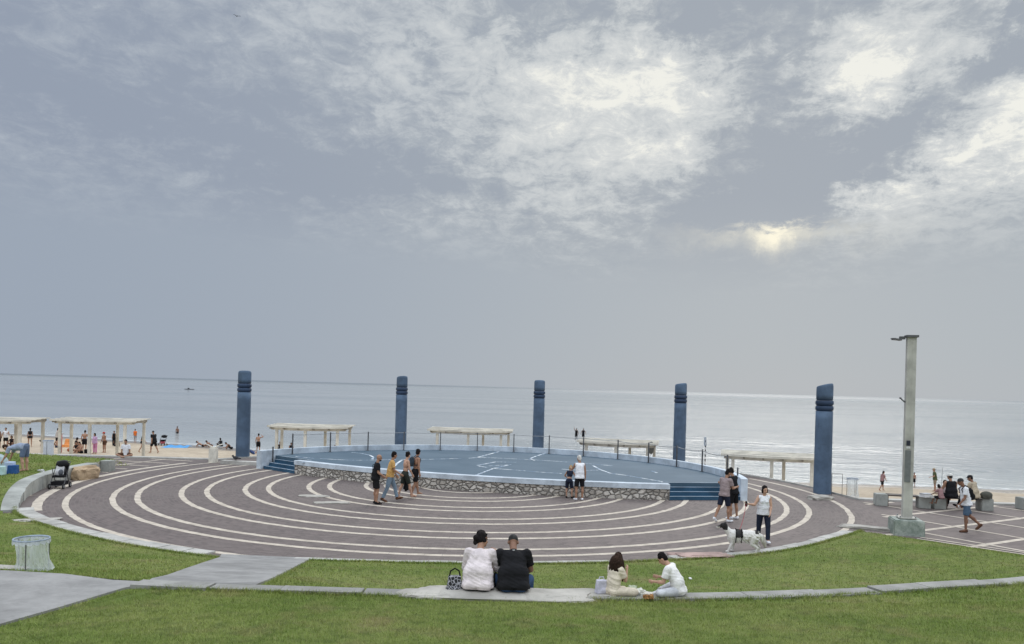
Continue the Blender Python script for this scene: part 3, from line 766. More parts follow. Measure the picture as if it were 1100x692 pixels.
# ---------------------------------------------------------------- pergolas
CREAM = m_conc((.68, .65, .57), 'cream_timber', .75, .35); CREAMD = m_conc((.36, .33, .28), 'weathered_timber', .85, .5)
def pergola(px, d, ztop, W, D, yaw, label, bow=.75, base=None):
    a, _ = ray(px, 480); X, Y = a * d, d; zb_ = z_beach(X, Y) - .05; hh = ztop - zb_
    o = empty('pergola', (X, Y, zb_), yaw, label, 'pergola', 'cream beach pergolas along the sand')
    n = 24
    def yb(x, back): s = (2 * x / W) ** 2; return (D / 2 if back else -D / 2) - bow * (1 - s) * (1 if not back else .4)
    xs = np.linspace(-W / 2, W / 2, n)
    # fascia beams front and back
    for bk in (0, 1):
        A = [(x * .93, yb(x, bk) + (.18 if not bk else -.18)) for x in xs]; B = [(x, y + .09) for x, y in A]
        MB().wallstrip(A, B, hh - .32, hh - .14).build('beam', CREAM, o)
    # rafters
    mb = MB()
    for k in range(6):
        x = -W / 2 * .92 + W * .92 * k / 5; y0, y1 = yb(x, 0) - .05, yb(x, 1) + .05
        mb.box((x, (y0 + y1) / 2, hh - .17), (.09, y1 - y0, .15))
    mb.build('rafter', CREAMD, o)
    # roof : laid slats following the bow
    mb = MB(); ns = int(D / .13)
    for k in range(ns):
        f = k / (ns - 1); A = []; B = []
        for x in xs:
            y0, y1 = yb(x, 0) - .12, yb(x, 1) + .12; y = y0 + (y1 - y0) * f
            A.append((x, y)); B.append((x, y + .105))
        zj = hh - .09 + .02 * math.sin(k * 1.3)+ (.04 * f); mb.wallstrip(A, B, zj, zj + .045)
    A = [(x, yb(x, 0) - .16) for x in xs]; mb.wallstrip(A, [(x, y + .04) for x, y in A], hh - .14, hh - .02)
    mb.build('roof', CREAM, o)
    for bk, xx in ((0, (-.80, -.02, .78)), (1, (-.92, .28, .93))):
        for f in xx:
            x = f * W / 2 * .95; y = yb(x, bk) + (.225 if not bk else -.135)
            MB().box((x, y, (hh - .32) / 2), (.165, .165, hh - .32)).build('post', CREAM, o)
    return o
pergola(-2, 50, 1.42, 5.0, 2.6, R(10), 'cream pergola cut off by the left edge of the photo, near the bending man')
pergola(108.5, 53, 1.38, 5.45, 2.7, R(8), 'cream pergola with bathers standing and sitting under it, behind the folded pushchair')
pergola(335, 52.3, 1.38, 5.3, 2.6, R(2), 'cream pergola behind the left stage steps, right of the first pillar')
pergola(506, 54.3, 1.30, 5.85, 2.6, R(-2), 'cream pergola between the second and third pillar with people under it')
pergola(664.5, 48.4, 1.15, 4.95, 2.4, R(-12), 'cream pergola between the third and fourth pillar, fifth from the left')
pergola(829, 42, 1.08, 5.3, 2.5, R(-16), 'largest cream pergola, partly hidden by the nearest blue pillar', .55)

# ---------------------------------------------------------------- retaining wall, boulders
rw = empty('retaining_wall', (*pol(R(185), 17.0), 0), 0, 'curved low wall of grey concrete blocks holding up the left lawn', 'wall')
ph = 173.3
ro = Vector(rw.location)
mbw = MB()
while ph < 217:
    d = 1.55; h = wall_h(ph + d / 2) + .03 + rng.normal(0, .008)
    if 174.6 < ph + d / 2 < 178.2: ph += d; continue
    if h > .06:
        o_ = rng.normal(0, .012); q = [ph, ph + d / 2, ph + d - .025]
        mbw.wallstrip([tuple(Vector(pol(R(p), 16.32 + o_)) - ro.xy) for p in q], [tuple(Vector(pol(R(p), 16.80)) - ro.xy) for p in q], -.05, [wall_h(p) + .03 for p in q])
    ph += d
mbw.build('blocks', BLOCKM, rw)
def rock(name, loc, size, label, m, seed, rough=.2, flat=.35, rz=0):
    bm = bmesh.new(); bmesh.ops.create_icosphere(bm, subdivisions=4, radius=1)
    rr = random.Random(seed); from mathutils import noise
    off = Vector((rr.random() * 50, rr.random() * 50, 0))
    for v in bm.verts:
        k = 1 + rough * noise.fractal(v.co * 1.4 + off, 1, 2, 4) + rough * .5 * abs(noise.noise(v.co * 4 + off)); c = v.co.copy()
        c = Vector([math.copysign(abs(q) ** .55, q) for q in c]) * k
        v.co = Vector((c.x * size[0] / 2, c.y * size[1] / 2, max(-flat, c.z * size[2] / 2)))
    me = bpy.data.meshes.new(name); bm.to_mesh(me); bm.free()
    o = link(name, me, m, None, False); o.location = loc; o.rotation_euler.z = rz; return tag(o, label, 'rock') if label else o
SANDST = m_conc((.46, .34, .22), 'sandstone', .9, .8)
p = at(95.5, 515, 0); rock('boulder', (p.x - .2, p.y + .1, .22), (1.15, .62, .62), 'orange-brown sandstone boulder set into the end of the grey block wall', SANDST, 3, .22, .4, R(75))
p = at(881, 536.5, 0); rock('boulder', (p.x, p.y, .04), (.95, .6, .26), 'flat pale boulder lying at the foot of the nearest blue pillar', ROCKM, 5, .2, .3, .2)
p = at(252, 499, 0)
o = MB().prism([(-1.3, -.2), (1.4, -.25), (1.4, .2), (-1.3, .2)], -.05, .18).build('stone_curb', KERB); o.location = (p.x + .6, p.y, 0); o.rotation_euler.z = R(-8); tag(o, 'low pale stone curb at the foot of the first pillar', 'curb')
o = rock('rock_slab', (-.02, 10.96, 1.28), (2.9, .62, .20), 'rough white rock slab the couple sits on', ROCKM, 11, .16, .25, 0); o.location = (at(535, 640, 1.32).x, 10.98, 1.29)
o = rock('rock_slab', tuple(at(606, 640, 1.3)), (1.5, .42, .13), 'flat broken white stone right of the couple, narrowing along the kerb', ROCKM, 19, .25, .2, R(5))
for i, (px, py, sx, sy, lb) in enumerate([(337, 533.2, 1.1, .5, 'flat pale broken stone patch in the left paving, the further of two'), (357, 540.2, 1.2, .55, 'flat pale broken stone patch in the left paving, the nearer of two'),
        (40, 559.5, 1.15, .42, 'white broken kerb stone at the left edge of the plaza')]):
    p = at(px, py, 0); rock('stone_patch', (p.x, p.y, .0), (sx, sy, .05 if i < 2 else .12), lb, ROCKM, 31 + i, .25, .04, R(10 * i))
PINK = m_conc((.42, .30, .27), 'pink_rubble', .9, .9)
p = at(752, 598.3, 0); rock('rubble_patch', (p.x, p.y, .02), (1.5, .55, .13), 'pinkish rubble patch in the plaza edge below the dog', PINK, 41, .3, .1, R(8))
p = at(930, 568.5, 0); rock('stone_patch', (p.x + .1, p.y, .03), (1.7, .45, .14), 'pale flat stones ending the kerb beside the lamp post base', ROCKM, 47, .25, .1, R(-25))

# ---------------------------------------------------------------- lamp post
LPM = m_conc((.46, .45, .41), 'lamp_paint', .55, .25); LPD = dull('lamp_recess', (.17, .18, .18), .15, 4, .6); 
def m_moss(t):
    P = pos(t); n = t.noise(P, 2.5, 6, .7); n2 = t.noise(P, 14, 5, .7)
    c = t.mix(t.ss(n, .35, .65), (.20, .24, .21), (.42, .45, .41)); c = t.mix(t.m('MULTIPLY', t.ss(n2, .55, .7), .6), c, (.10, .13, .10)); finish(t, c, .9, n2, .6, .02)
MOSS = mat('mossy_concrete', m_moss)
b = at(972.5, 577.5, 0)
lamp = empty('lamp_post', (ray(973.5, 560)[0] * (b.y + .65), b.y + .65, 0), R(-14), 'tall beige steel lamp post on a mossy concrete block', 'lamp post')
rel_ = lambda x, y, z: (x, y, z)
o = MB().box((0, 0, .22), (.90, .90, .52), taper=.97).build('base_block', MOSS, lamp); bevel(o, .03)
mb = MB()
Hc = 5.72; zb0 = .50
# H-section column: two flanges and a web, slightly tapered
def hsec(z0, z1, w0, w1):
    vs = []
    for z, w_ in ((z0, w0), (z1, w1)):
        for x0, x1, y0, y1 in ((-w_ / 2, w_ / 2, -.15, -.12),):
            pass
    return None
mb.box((0, 0, zb0 + Hc / 2), (.16, .215, Hc), taper=.9); mb.box((.085, 0, zb0 + Hc / 2), (.12, .23, Hc), taper=.9); mb.box((-.095, 0, zb0 + Hc / 2), (.07, .23, Hc), taper=.9)
mb.build('column', LPM, lamp)
MB().box((0, 0, zb0 + .02), (.52, .46, .035)).build('base_plate', LPM, lamp)
for sx in (-1, 1):
    for sy in (-1, 1): MB().tube((sx * .22, sy * .19, zb0 + .03), .02, (sx * .22, sy * .19, zb0 + .09), .02, 6).build('bolt', GALV, lamp)
MB().box((-.03, -.122, 2.15), (.17, .015, 1.0)).build('service_panel', LPD, lamp)
MB().box((-.03, -.134, 2.88), (.11, .01, .16)).build('sticker', dull('sticker_dark', (.03, .035, .05)), lamp)
MB().box((-.03, -.134, 2.74), (.11, .01, .07)).build('sticker', dull('sticker_white', (.6, .6, .6)), lamp)
MB().box((.01, 0, zb0 + Hc + .03), (.36, .32, .07)).build('top_cap', STEEL, lamp)
hd = MB().box((-.26, 0, zb0 + Hc - .02), (.16, .14, .09)).box((-.42, 0, zb0 + Hc - .07), (.26, .26, .05), M=Matrix.Rotation(R(6), 3, 'Y')).box((-.52, 0, zb0 + Hc - .045), (.12, .2, .03)); hd.build('floodlight', STEEL, lamp)
MB().path([(-.14, -.05, 4.16), (-.27, -.05, 4.28)], .022, 8).ell((-.28, -.05, 4.29), (.035, .035, .03)).build('hook', STEEL, lamp)

# ---------------------------------------------------------------- benches
WOODD = dull('dark_bench_wood', (.055, .045, .042), .3, 5, .6, 30, .4, .004)
def bench(pxa, pxb, label, yb_=(545, 543)):
    a, b = at(pxa, yb_[0], 0), at(pxb, yb_[1], 0); d = (b - a); L = d.length; ang = math.atan2(d.y, d.x); c = (a + b) / 2
    o = empty('bench', (c.x, c.y + .25, 0), ang, label, 'bench', 'concrete and dark wood benches on the promenade')
    for s in (-1, 1):
        q = MB().box((s * (L / 2 - .22), 0, .235), (.44, .52, .47)).build('end_block', BLOCKM, o); bevel(q, .02)
    mb = MB()
    for k in range(4): mb.box((0, -.2 + k * .132, .445), (L - .89, .118, .05))
    mb.build('seat', WOODD, o)
    for s in (-.32, .36): MB().box((s * L, 0, .21), (.22, .40, .42)).build('support', dull('bench_support', (.10, .07, .06)), o)
    return o
bench(942.5, 1002, 'left concrete and wood bench, empty, just behind the lamp post', (543.5, 547))
bench(1004.5, 1068, 'right concrete and wood bench with people sitting on it', (547, 549.5))
bench(1099, 1140, 'bench whose end just shows at the right edge of the photo', (548, 549))

# ---------------------------------------------------------------- litter bins with bags
def m_bag(c, al):
    def fn(t):
        P = obj_c(t); s = t.n('ShaderNodeSeparateXYZ', i0=P); n = t.noise(t.comb(t.m('MULTIPLY', s.outputs[0], 2.6), t.m('MULTIPLY', s.outputs[1], 2.6), t.m('MULTIPLY', s.outputs[2], .5)), 7, 5, .6, 1.0)
        df = t.n('ShaderNodeBsdfPrincipled'); t.set(df.inputs['Base Color'], (*c, 1)); df.inputs['Roughness'].default_value = .3
        b = t.n('ShaderNodeBump'); b.inputs['Strength'].default_value = 1; b.inputs['Distance'].default_value = .03; t.set(b.inputs['Height'], n); t.t.links.new(b.outputs[0], df.inputs['Normal'])
        tl = t.n('ShaderNodeBsdfTranslucent', Color=(*c, 1)); m1 = t.n('ShaderNodeMixShader', i0=.35, i1=df.outputs[0], i2=tl.outputs[0])
        tp = t.n('ShaderNodeBsdfTransparent'); m2 = t.n('ShaderNodeMixShader', i0=t.ss(n, .3, .7, al - .15, al + .2), i1=m1.outputs[0], i2=tp.outputs[0])
        o = t.n('ShaderNodeOutputMaterial'); t.t.links.new(m2.outputs[0], o.inputs[0])
    return fn
BAGC = mat('clear_bag', m_bag((.80, .85, .86), .60)); BAGW = mat('white_bag', m_bag((.72, .76, .80), .12)); RIM = dull('blue_steel_ring', (.30, .36, .44), .2, 8, .5)
def bag_bin(loc, r, h, label, bag, seed, flare=1.0, legs=3):
    o = empty('litter_bin', loc, 0, label, 'litter bin'); rr = random.Random(seed); n = 96; vs = []; prof = []
    ph_ = [rr.random() * 6.3 for _ in range(6)]
    for j in range(15):
        f = j / 14; z = h * (1 - f) + .02 * f
        for i in range(n):
            a = 2 * math.pi * i / n
            fold = sum(math.sin(a * k + ph_[q]) * w_ for q, (k, w_) in enumerate(((7, .4), (13, .3), (19, .3), (5, .3))))
            rad = r * (1 + .0 * f) * (1 - .12 * math.sin(f * 3.14) * flare) * (1 + .075 * fold * min(1, f * 3)) + r * .18 * max(0, f - .75) * 3 * flare
            sx = .06 * f * flare
            vs.append((rad * math.cos(a) + sx, rad * math.sin(a), z + .012 * math.sin(a * 9 + ph_[4]) * f))
    fs = [(j * n + i, (j + 1) * n + i, (j + 1) * n + (i + 1) % n, j * n + (i + 1) % n) for j in range(14) for i in range(n)] + [tuple(14 * n + i for i in range(n))]
    me = bpy.data.meshes.new('bag'); me.from_pydata(vs, [], fs); me.update(); link('bag', me, bag, o, True)
    rg = MB(); pts = [(r * 1.03 * math.cos(a), r * 1.03 * math.sin(a), h) for a in np.linspace(0, 2 * math.pi, 33)]; rg.path(pts, .014, 8); rg.build('ring', RIM, o)
    cf_ = MB()                        # folded-over collar of the bag
    A = [(r * 1.07 * math.cos(a), r * 1.07 * math.sin(a), h + .012) for a in np.linspace(0, 2 * math.pi, 49)]
    B = [(r * (1.08 + .03 * math.sin(i * 1.7)) * math.cos(a), r * (1.08 + .03 * math.sin(i * 1.7)) * math.sin(a), h - .06 - .02 * math.sin(i * 2.1)) for i, a in enumerate(np.linspace(0, 2 * math.pi, 49))]
    cf_.strip(A, B).build('bag_collar', BAGW, o, True)
    for k in range(legs):
        a = R(-75 + 360 / legs * k); MB().tube((r * 1.03 * math.cos(a), r * 1.03 * math.sin(a), 0), .009, (r * 1.03 * math.cos(a), r * 1.03 * math.sin(a), h), .009, 6).build('leg', STEEL, o)
    return o
p = at(33, 612.5, z_lawn); bag_bin((p.x, p.y, p.z), .245, .50, 'wire ring litter bin with see-through bag where the path meets the left lawn', BAGC, 4)
p = at(51.5, 493, 0); bag_bin((p.x, p.y, .02), .235, .92, 'tall white bagged litter bin behind the left lawn, beside the bending man', BAGW, 9, .3)
p = at(915.5, 533.5, 0); o = bag_bin((p.x, p.y, 0), .22, .78, 'small bagged litter bin on the promenade right of the nearest pillar', BAGC, 14, .6)
tg = MB()
for x in (-.75, -.30): tg.tube((x, 0, 0), .012, (x, 0, .95), .012, 6)
tg.tube((-.75, 0, .95), .012, (-.3, 0, .95), .012, 6); o = tg.build('metal_frame', STEEL); o.location = (p.x - .1, p.y + .1, 0); tag(o, 'thin dark metal frame standing beside the small bin near the nearest pillar', 'frame')

# Y-armed concrete post
p = at(229, 497, 0)
yp = empty('drinking_post', (p.x, p.y, 0), 0, 'short cream concrete drinking post with two arms, left of the first pillar', 'drinking post')
MB().box((0, 0, .36), (.36, .34, .76), taper=1.0).build('body', CREAM, yp)
MB().box((0, 0, .77), (.26, .24, .08)).build('neck', CREAM, yp)
for s in (-1, 1): MB().chain([(s * .08, 0, .80), (s * .28, 0, .90), (s * .46, 0, .96)], [.035, .03, .025], 8).build('arm', CREAM, yp, True)

# red post, striped pole
p = at(65, 486.5, z_beach); RED = dull('red_paint', (.42, .03, .04)); 
o = MB().tube((0, 0, 0), .09, (0, 0, 1.35), .09, 12).ell((0, 0, 1.36), (.09, .09, .05)).build('red_post', RED, None, True); o.location = p; tag(o, 'red post standing on the sand beside the pergola with bathers', 'post')
a_, _ = ray(757.5, 490); d = 44.8
z0 = z_beach(a_ * d, d); sp = empty('striped_pole', (a_ * d, d, z0), 0, 'black and white striped pole with a folded pale pennant, behind the parapet', 'pole')
BLK = dull('black_paint', (.015, .015, .018)); WHT = dull('white_paint', (.7, .7, .7)); hp = H - (472 - 421.7) * d / F - z0
def m_stripe(t):
    P = obj_c(t); z = t.n('ShaderNodeSeparateXYZ', i0=P).outputs[2]
    finish(t, t.mix(t.m('LESS_THAN', t.m('FRACT', t.m('MULTIPLY', z, 3.6)), .5), (.7, .7, .7), (.015, .015, .018)), .6)
MB().tube((0, 0, 0), .035, (0, 0, hp), .035, 10).build('pole', mat('pole_stripes', m_stripe), sp)
MB().box((-.02, 0, hp - .12), (.17, .07, .5), taper=.6).build('pennant', dull('pennant_grey', (.35, .40, .46)), sp)

# ---------------------------------------------------------------- people
def V3(*a): return Vector(a)
def person(label, loc, yaw, pose=None, h=1.72, sk='tan', hair=('short', 'black'), top=None, bottom=None, shoes=None, fat=1.0, vox=.010, sit=False, cat='person', group=None, extra=None, fem=False, zoff=0, fingers=True):
    """pose: lean (deg forward), side, head=(yaw,pitch), arms=((upper,fore),(upper,fore)) L,R ; legs likewise, y forward"""
    P = dict(lean=2, side=0, head=(0, 0), arms=(((-.16, .02, -1), (-.06, .22, -1)), ((.16, .02, -1), (.06, .22, -1))), legs=(((-.06, .04, -1), (0, -.04, -1)), ((.06, .04, -1), (0, -.04, -1))), curl=.5)
    P.update(pose or {}); S = h / 1.75; far = vox >= .016
    ln, sd = R(P['lean']), R(P['side'])
    T = Matrix.Rotation(sd, 3, 'Y') @ Matrix.Rotation(-ln, 3, 'X')
    if 'twist' in P: T = Matrix.Rotation(R(P['twist']), 3, 'Z') @ T
    bend = P.get('bend', .5)                          # upper back curls further forward
    T2 = T @ Matrix.Rotation(-R(P.get('hunch', 4)), 3, 'X')
    g = lambda M, x, y, z: M @ V3(x, y, z) * S
    f = fat
    pel = V3(0, 0, 0); waist = g(T, 0, .0, .14); chest = waist + g(T2, 0, 0, .20); nb = waist + g(T2, 0, -.005, .375)
    hw, shw = (.095, .150) if fem else (.085, .172)
    sh = [waist + g(T2, s * shw * (.55 + .45 * f), 0, .325) for s in (-1, 1)]
    hip = [pel + g(T, s * hw * (.6 + .4 * f), 0, -.03) for s in (-1, 1)]
    hy, hp_ = R(P['head'][0]), R(P['head'][1])
    HM = T2 @ Matrix.Rotation(hy, 3, 'Z') @ Matrix.Rotation(-hp_, 3, 'X')
    if 'headabs' in P: HM = Matrix.Rotation(R(P['headabs'][0]), 3, 'Z') @ Matrix.Rotation(-R(P['headabs'][1]), 3, 'X')
    hc = nb + (T2 @ V3(0, .012, .06) + HM @ V3(0, .018, .125)) * S
    body = MB(); r = lambda v: v * S
    TT = lambda M: M
    # torso
    def torso(mb, k=0.0, lo=True, hi=True):
        a = S * f
        mb.ell(pel + g(T, 0, 0, .0), ((.160 if not fem else .165) * a + k, .115 * a + k, .115 * S + k), T, 18, 11)
        mb.ell(waist + g(T, 0, .012 * f, -.01), ((.135 if not fem else .122) * a + k, .098 * a + k, .15 * S + k), T, 18, 11)
        mb.ell(chest, ((.158 if not fem else .140) * (.5 + .5 * f) * S + k, .108 * (.4 + .6 * f) * S + k, .175 * S + k), T2, 18, 11)
        mb.cap(sh[0] + g(T2, .03, 0, -.01), .058 * S + k, sh[1] + g(T2, -.03, 0, -.01), .058 * S + k)
        mb.cap(chest + g(T2, 0, 0, .06), .10 * S + k, nb + g(T2, 0, 0, -.045), .062 * S + k)
        if fem: 
            for s in (-1, 1): mb.ell(chest + g(T2, s * .065, .085 * (.5 + .5 * f), -.0), (.055 * S + k, .05 * S + k, .055 * S + k), T2)
    torso(body)
    for s in (-1, 1): body.ell(pel + g(T, s * .072 * f, -.045 * f, -.035), (.085 * S * f, .085 * S * f, .09 * S), T)
    body.cap(nb + g(T2, 0, 0, -.05), .058 * S, hc + (HM @ V3(0, -.02, -.05)) * S, .052 * S)
    # head
    body.ell(hc + HM @ V3(0, -.008, .022) * S, (.076 * S, .096 * S, .092 * S), HM, 18, 12)
    body.ell(hc + HM @ V3(0, .022, -.038) * S, (.060 * S, .070 * S, .078 * S), HM, 18, 12)
    body.ell(hc + HM @ V3(0, .062, -.088) * S, (.026 * S, .024 * S, .024 * S), HM)
    body.cap(hc + HM @ V3(0, .088, .010) * S, .009 * S, hc + HM @ V3(0, .108, -.025) * S, .015 * S, 8)
    for s in (-1, 1): body.ell(hc + HM @ V3(s * .078, -.004, -.012) * S, (.012 * S, .020 * S, .032 * S), HM)
    elbows, wrists, hands = [], [], []
    for i, s in enumerate((-1, 1)):
        ua, fa = V3(*P['arms'][i][0]).normalized(), V3(*P['arms'][i][1]).normalized()
        el = sh[i] + ua * .285 * S; wr = el + fa * .245 * S; ff = .6 + .4 * f
        body.cap(sh[i], .054 * S * ff, el, .040 * S * ff); body.cap(el, .041 * S * ff, wr, .026 * S * ff)
        body.ell(el + fa * .07 * S, (.044 * S * ff, .044 * S * ff, .07 * S), fa.to_track_quat('Z', 'Y').to_matrix())
        hd = V3(*(P['hands'][i] if 'hands' in P and P['hands'][i] else fa)).normalized()
        side = hd.cross(V3(0, 1, 0)) if abs(hd.y) < .8 else hd.cross(V3(0, 0, 1)); side.normalize(); nrm_ = side.cross(hd)   # palm plane: hd, nrm_ ; fingers spread along nrm_
        inw = V3(-s, 0, 0); 
        pc = wr + hd * .05 * S; MM = Matrix((side, nrm_, hd)).transposed()
        body.ell(pc, (.017 * S, .040 * S, .052 * S), MM); body.cap(wr, .025 * S, pc, .022 * S)
        if fingers and not far:
            cl = P['curl'] if not isinstance(P['curl'], tuple) else P['curl'][i]; pd = side * (1 if side.dot(inw) > 0 else -1)
            for q, (o_, L_) in enumerate(((-.030, .066), (-.010, .078), (.011, .073), (.030, .056))):
                b0 = wr + (hd * .088 + nrm_ * o_) * S; a1 = (hd * math.cos(cl * .5) + pd * math.sin(cl * .5)); a2 = (hd * math.cos(cl * 1.6) + pd * math.sin(cl * 1.6))
                b1 = b0 + a1 * L_ * .5 * S; b2 = b1 + a2 * L_ * .5 * S; body.chain([b0, b1, b2], [.0095 * S, .0088 * S, .0078 * S], 6)
            tb = wr + (hd * .03 + nrm_ * -.032) * S; t1 = tb + (hd * .6 - nrm_ * .6 + pd * .35).normalized() * .04 * S; t2 = t1 + (hd * .9 - nrm_ * .1 + pd * .4).normalized() * .03 * S; body.chain([tb, t1, t2], [.013 * S, .011 * S, .009 * S], 6)
        else: body.ell(wr + hd * .11 * S, (.015 * S, .036 * S, .045 * S), MM)
        elbows.append(el); wrists.append(wr); hands.append(pc + hd * .03 * S)
    knees, ankles, feet = [], [], []
    for i, s in enumerate((-1, 1)):
        td, sd_ = V3(*P['legs'][i][0]).normalized(), V3(*P['legs'][i][1]).normalized(); ff = .55 + .45 * f
        kn = hip[i] + td * .425 * S; an = kn + sd_ * .40 * S
        body.cap(hip[i], .088 * S * ff, kn, .055 * S * ff); body.cap(kn, .054 * S * ff, an, .036 * S * ff)
        bk = -(td - sd_ * td.dot(sd_)); bk = (V3(0, -1, 0) - sd_ * V3(0, -1, 0).dot(sd_)) if abs(sd_.y) < .9 else V3(0, 0, -1)
        bk.normalize(); body.ell(kn + sd_ * .13 * S + bk * .018 * S, (.052 * S * ff, .052 * S * ff, .10 * S), sd_.to_track_quat('Z', 'Y').to_matrix())
        fd = V3(*P['feet'][i]) if 'feet' in P and P['feet'][i] else (V3(s * .15, 1, 0) - sd_ * (V3(s * .15, 1, 0).dot(sd_)) * .95)
        fd.normalize(); up_ = -(sd_ - fd * sd_.dot(fd)).normalized()
        heel = an - up_ * .045 * S - fd * .025 * S; ball = an - up_ * .058 * S + fd * .12 * S; toe = ball + fd * .055 * S
        body.cap(an, .036 * S, heel, .034 * S); body.cap(heel, .032 * S, ball, .030 * S); body.cap(an, .034 * S, ball + up_ * .01 * S, .026 * S); 
        lat = fd.cross(up_)
        for q in (-.022, 0, .022): body.cap(ball + lat * q * S - up_ * .006 * S, .022 * S, toe + lat * q * S - up_ * .01 * S, .016 * S, 8)
        knees.append(kn); ankles.append(an); feet.append((heel, ball, toe, fd, up_, lat))
    zmin = min(v[2] for v in body.v)
    if sit: zmin = min(pel.z - .115 * S * min(f, 1.15), 0) - .0
    base = V3(0, 0, -zmin + zoff)
    o = empty('person', loc, yaw, label, cat, group)
    def shift(mb): mb.v = [(v[0] + base.x, v[1] + base.y, v[2] + base.z) for v in mb.v]; return mb
    parts = {}
    remesh(shift(body), 'body', SK[sk], o, vox, 2, .5)
    # face details
    if not far:
        e_ = MB()
        for s in (-1, 1): shift(MB().ell(hc + HM @ V3(s * .030, .082, .012) * S, (.012 * S, .008 * S, .006 * S), HM, 10, 6)).build('eye', EYE, o, True)
        shift(MB().ell(hc + HM @ V3(0, .091, -.052) * S, (.020 * S, .007 * S, .005 * S), HM, 10, 6)).build('mouth', LIP, o, True)
        hcn = hair[1] if hair[1] in HAIR else 'black'
        for s in (-1, 1): shift(MB().cap(hc + HM @ V3(s * .016, .088, .030) * S, .004 * S, hc + HM @ V3(s * .046, .074, .033) * S, .003 * S, 6)).build('eyebrow', HAIR[hcn], o, True)
    # hair
    kind, hcol = hair
    hm = HAIR.get(hcol); mb = MB(); q3 = lambda x, y, z: hc + HM @ V3(x, y, z) * S
    if kind in ('short', 'bun', 'long', 'tail', 'curly', 'bob'):
        mb.ell(q3(0, -.020, .040), (.084 * S, .096 * S, .088 * S), HM, 18, 12); mb.ell(q3(0, -.050, -.005), (.078 * S, .062 * S, .085 * S), HM)
        rr = random.Random(hash(label) % 999 if False else len(label))
        for _ in range(26 if not far else 6):
            a = rr.uniform(0, 6.28); b_ = rr.uniform(.1, 1.25); mb.ell(q3(.080 * math.sin(b_) * math.cos(a), -.022 + .09 * math.sin(b_) * math.sin(a), .045 + .082 * math.cos(b_)), (rr.uniform(.012, .024) * S,) * 3, None, 8, 6)
    if kind == 'bun':
        mb.ell(q3(-.02, -.115, .0), (.052 * S, .045 * S, .050 * S), HM); mb.ell(q3(-.055, -.095, -.06), (.035 * S, .035 * S, .05 * S), HM)
        for s in (-1, 1): mb.ell(q3(s * .07, -.01, -.02), (.02 * S, .045 * S, .05 * S), HM)
    if kind == 'bob':
        for s in (-1, 1): mb.ell(q3(s * .075, -.01, -.035), (.024 * S, .05 * S, .075 * S), HM)
        mb.ell(q3(0, -.07, -.05), (.085 * S, .045 * S, .08 * S), HM)
    if kind in ('long', 'tail'):
        mb.chain([q3(0, -.07, .0), q3(0, -.085, -.14), q3(0, -.08, -.26)], [.075 * S, .06 * S, .04 * S] if kind == 'long' else [.04 * S, .035 * S, .02 * S])
    if kind == 'curly':
        rr = random.Random(5)
        for _ in range(95):
            a = rr.uniform(math.pi * .92, math.pi * 2.08); x0, y0 = .078 * math.cos(a), -.02 + .078 * math.sin(a); L_ = rr.uniform(.34, .56); p = q3(x0, y0, rr.uniform(.0, .07)); pts = [p]; ph_ = rr.uniform(0, 6.3)
            for k in range(1, 11):
                u = k / 10; fl = 1 + 1.15 * math.sin(min(1, u * 1.25) * 2.2)
                pts.append(q3(x0 * fl + .010 * math.sin(ph_ + k * 1.9), y0 * fl - .015 + .010 * math.cos(ph_ + k * 1.9), .05) + V3(0, 0, -L_ * u * S))
            mb.chain(pts, [.020 * S] * 8 + [.016 * S] * 2 + [.009 * S], 6)
    if kind == 'fringe':
        mb.ell(q3(0, -.052, .012), (.079 * S, .062 * S, .078 * S), HM)
    if kind == 'beard_bald': mb.ell(q3(0, .050, -.075), (.056 * S, .050 * S, .045 * S), HM)
    if mb.v: remesh(shift(mb), 'beard' if kind == 'beard_bald' else 'hair', hm, o, vox * .8, 1)
    if kind == 'buzz':
        m3 = MB().ell(q3(0, -.014, .032), (.0785 * S, .0985 * S, .090 * S), HM, 18, 12); remesh(shift(m3), 'hair', hm, o, vox * .8, 1)
    if kind == 'short' and len(hair) > 2: pass
    if kind in ('cap', 'hat'):
        m3 = MB().ell(q3(0, -.012, .045), (.086 * S, .104 * S, .078 * S), HM, 18, 10)
        if kind == 'cap': m3.ell(q3(0, .095, .045), (.06 * S, .065 * S, .010 * S), HM)
        else: m3.ell(q3(0, -.01, .025), (.15 * S, .16 * S, .012 * S), HM, 20, 6)
        remesh(shift(m3), 'cap' if kind == 'cap' else 'hat', cloth('cap_' + hcol, dict(black=(.02, .02, .022), white=(.6, .6, .57), beige=(.4, .34, .25), red=(.4, .05, .05)).get(hcol, (.1, .1, .1))), o, vox * .8, 1)
        m4 = MB().ell(q3(0, -.055, -.02), (.074 * S, .052 * S, .06 * S), HM); remesh(shift(m4), 'hair', HAIR['black' if hcol != 'white' else 'grey'], o, vox * .8, 1)
    ff = .6 + .4 * f
    if top:
        kd, cn, cc = top; k = .014 * (1 if not far else 1.3)
        mb = MB(); torso(mb, k)
        for s in (-1, 1):
            if kd not in ('swim', 'crop'): mb.ell(pel + g(T, s * .070 * f, -.046 * f, -.035), (.088 * S * f + k * 1.35, .089 * S * f + k * 1.35, .092 * S + k * 1.3), T)
        if kd == 'dress':
            pass
        # loose hem over the hips
        if kd not in ('swim', 'crop'):
            mb.tube(chest + g(T2, 0, 0, -.02), ((.152 * (.5 + .5 * f) * S + k), (.105 * (.5 + .5 * f) * S + k)), waist, ((.155 * f * S + k), (.118 * f * S + k)), 24); mb.tube(waist + g(T, 0, 0, 0), ((.155 * f * S + k), (.118 * f * S + k)), pel + g(T, 0, 0, -.075), ((.178 * f * S + k), (.135 * f * S + k)), 24)
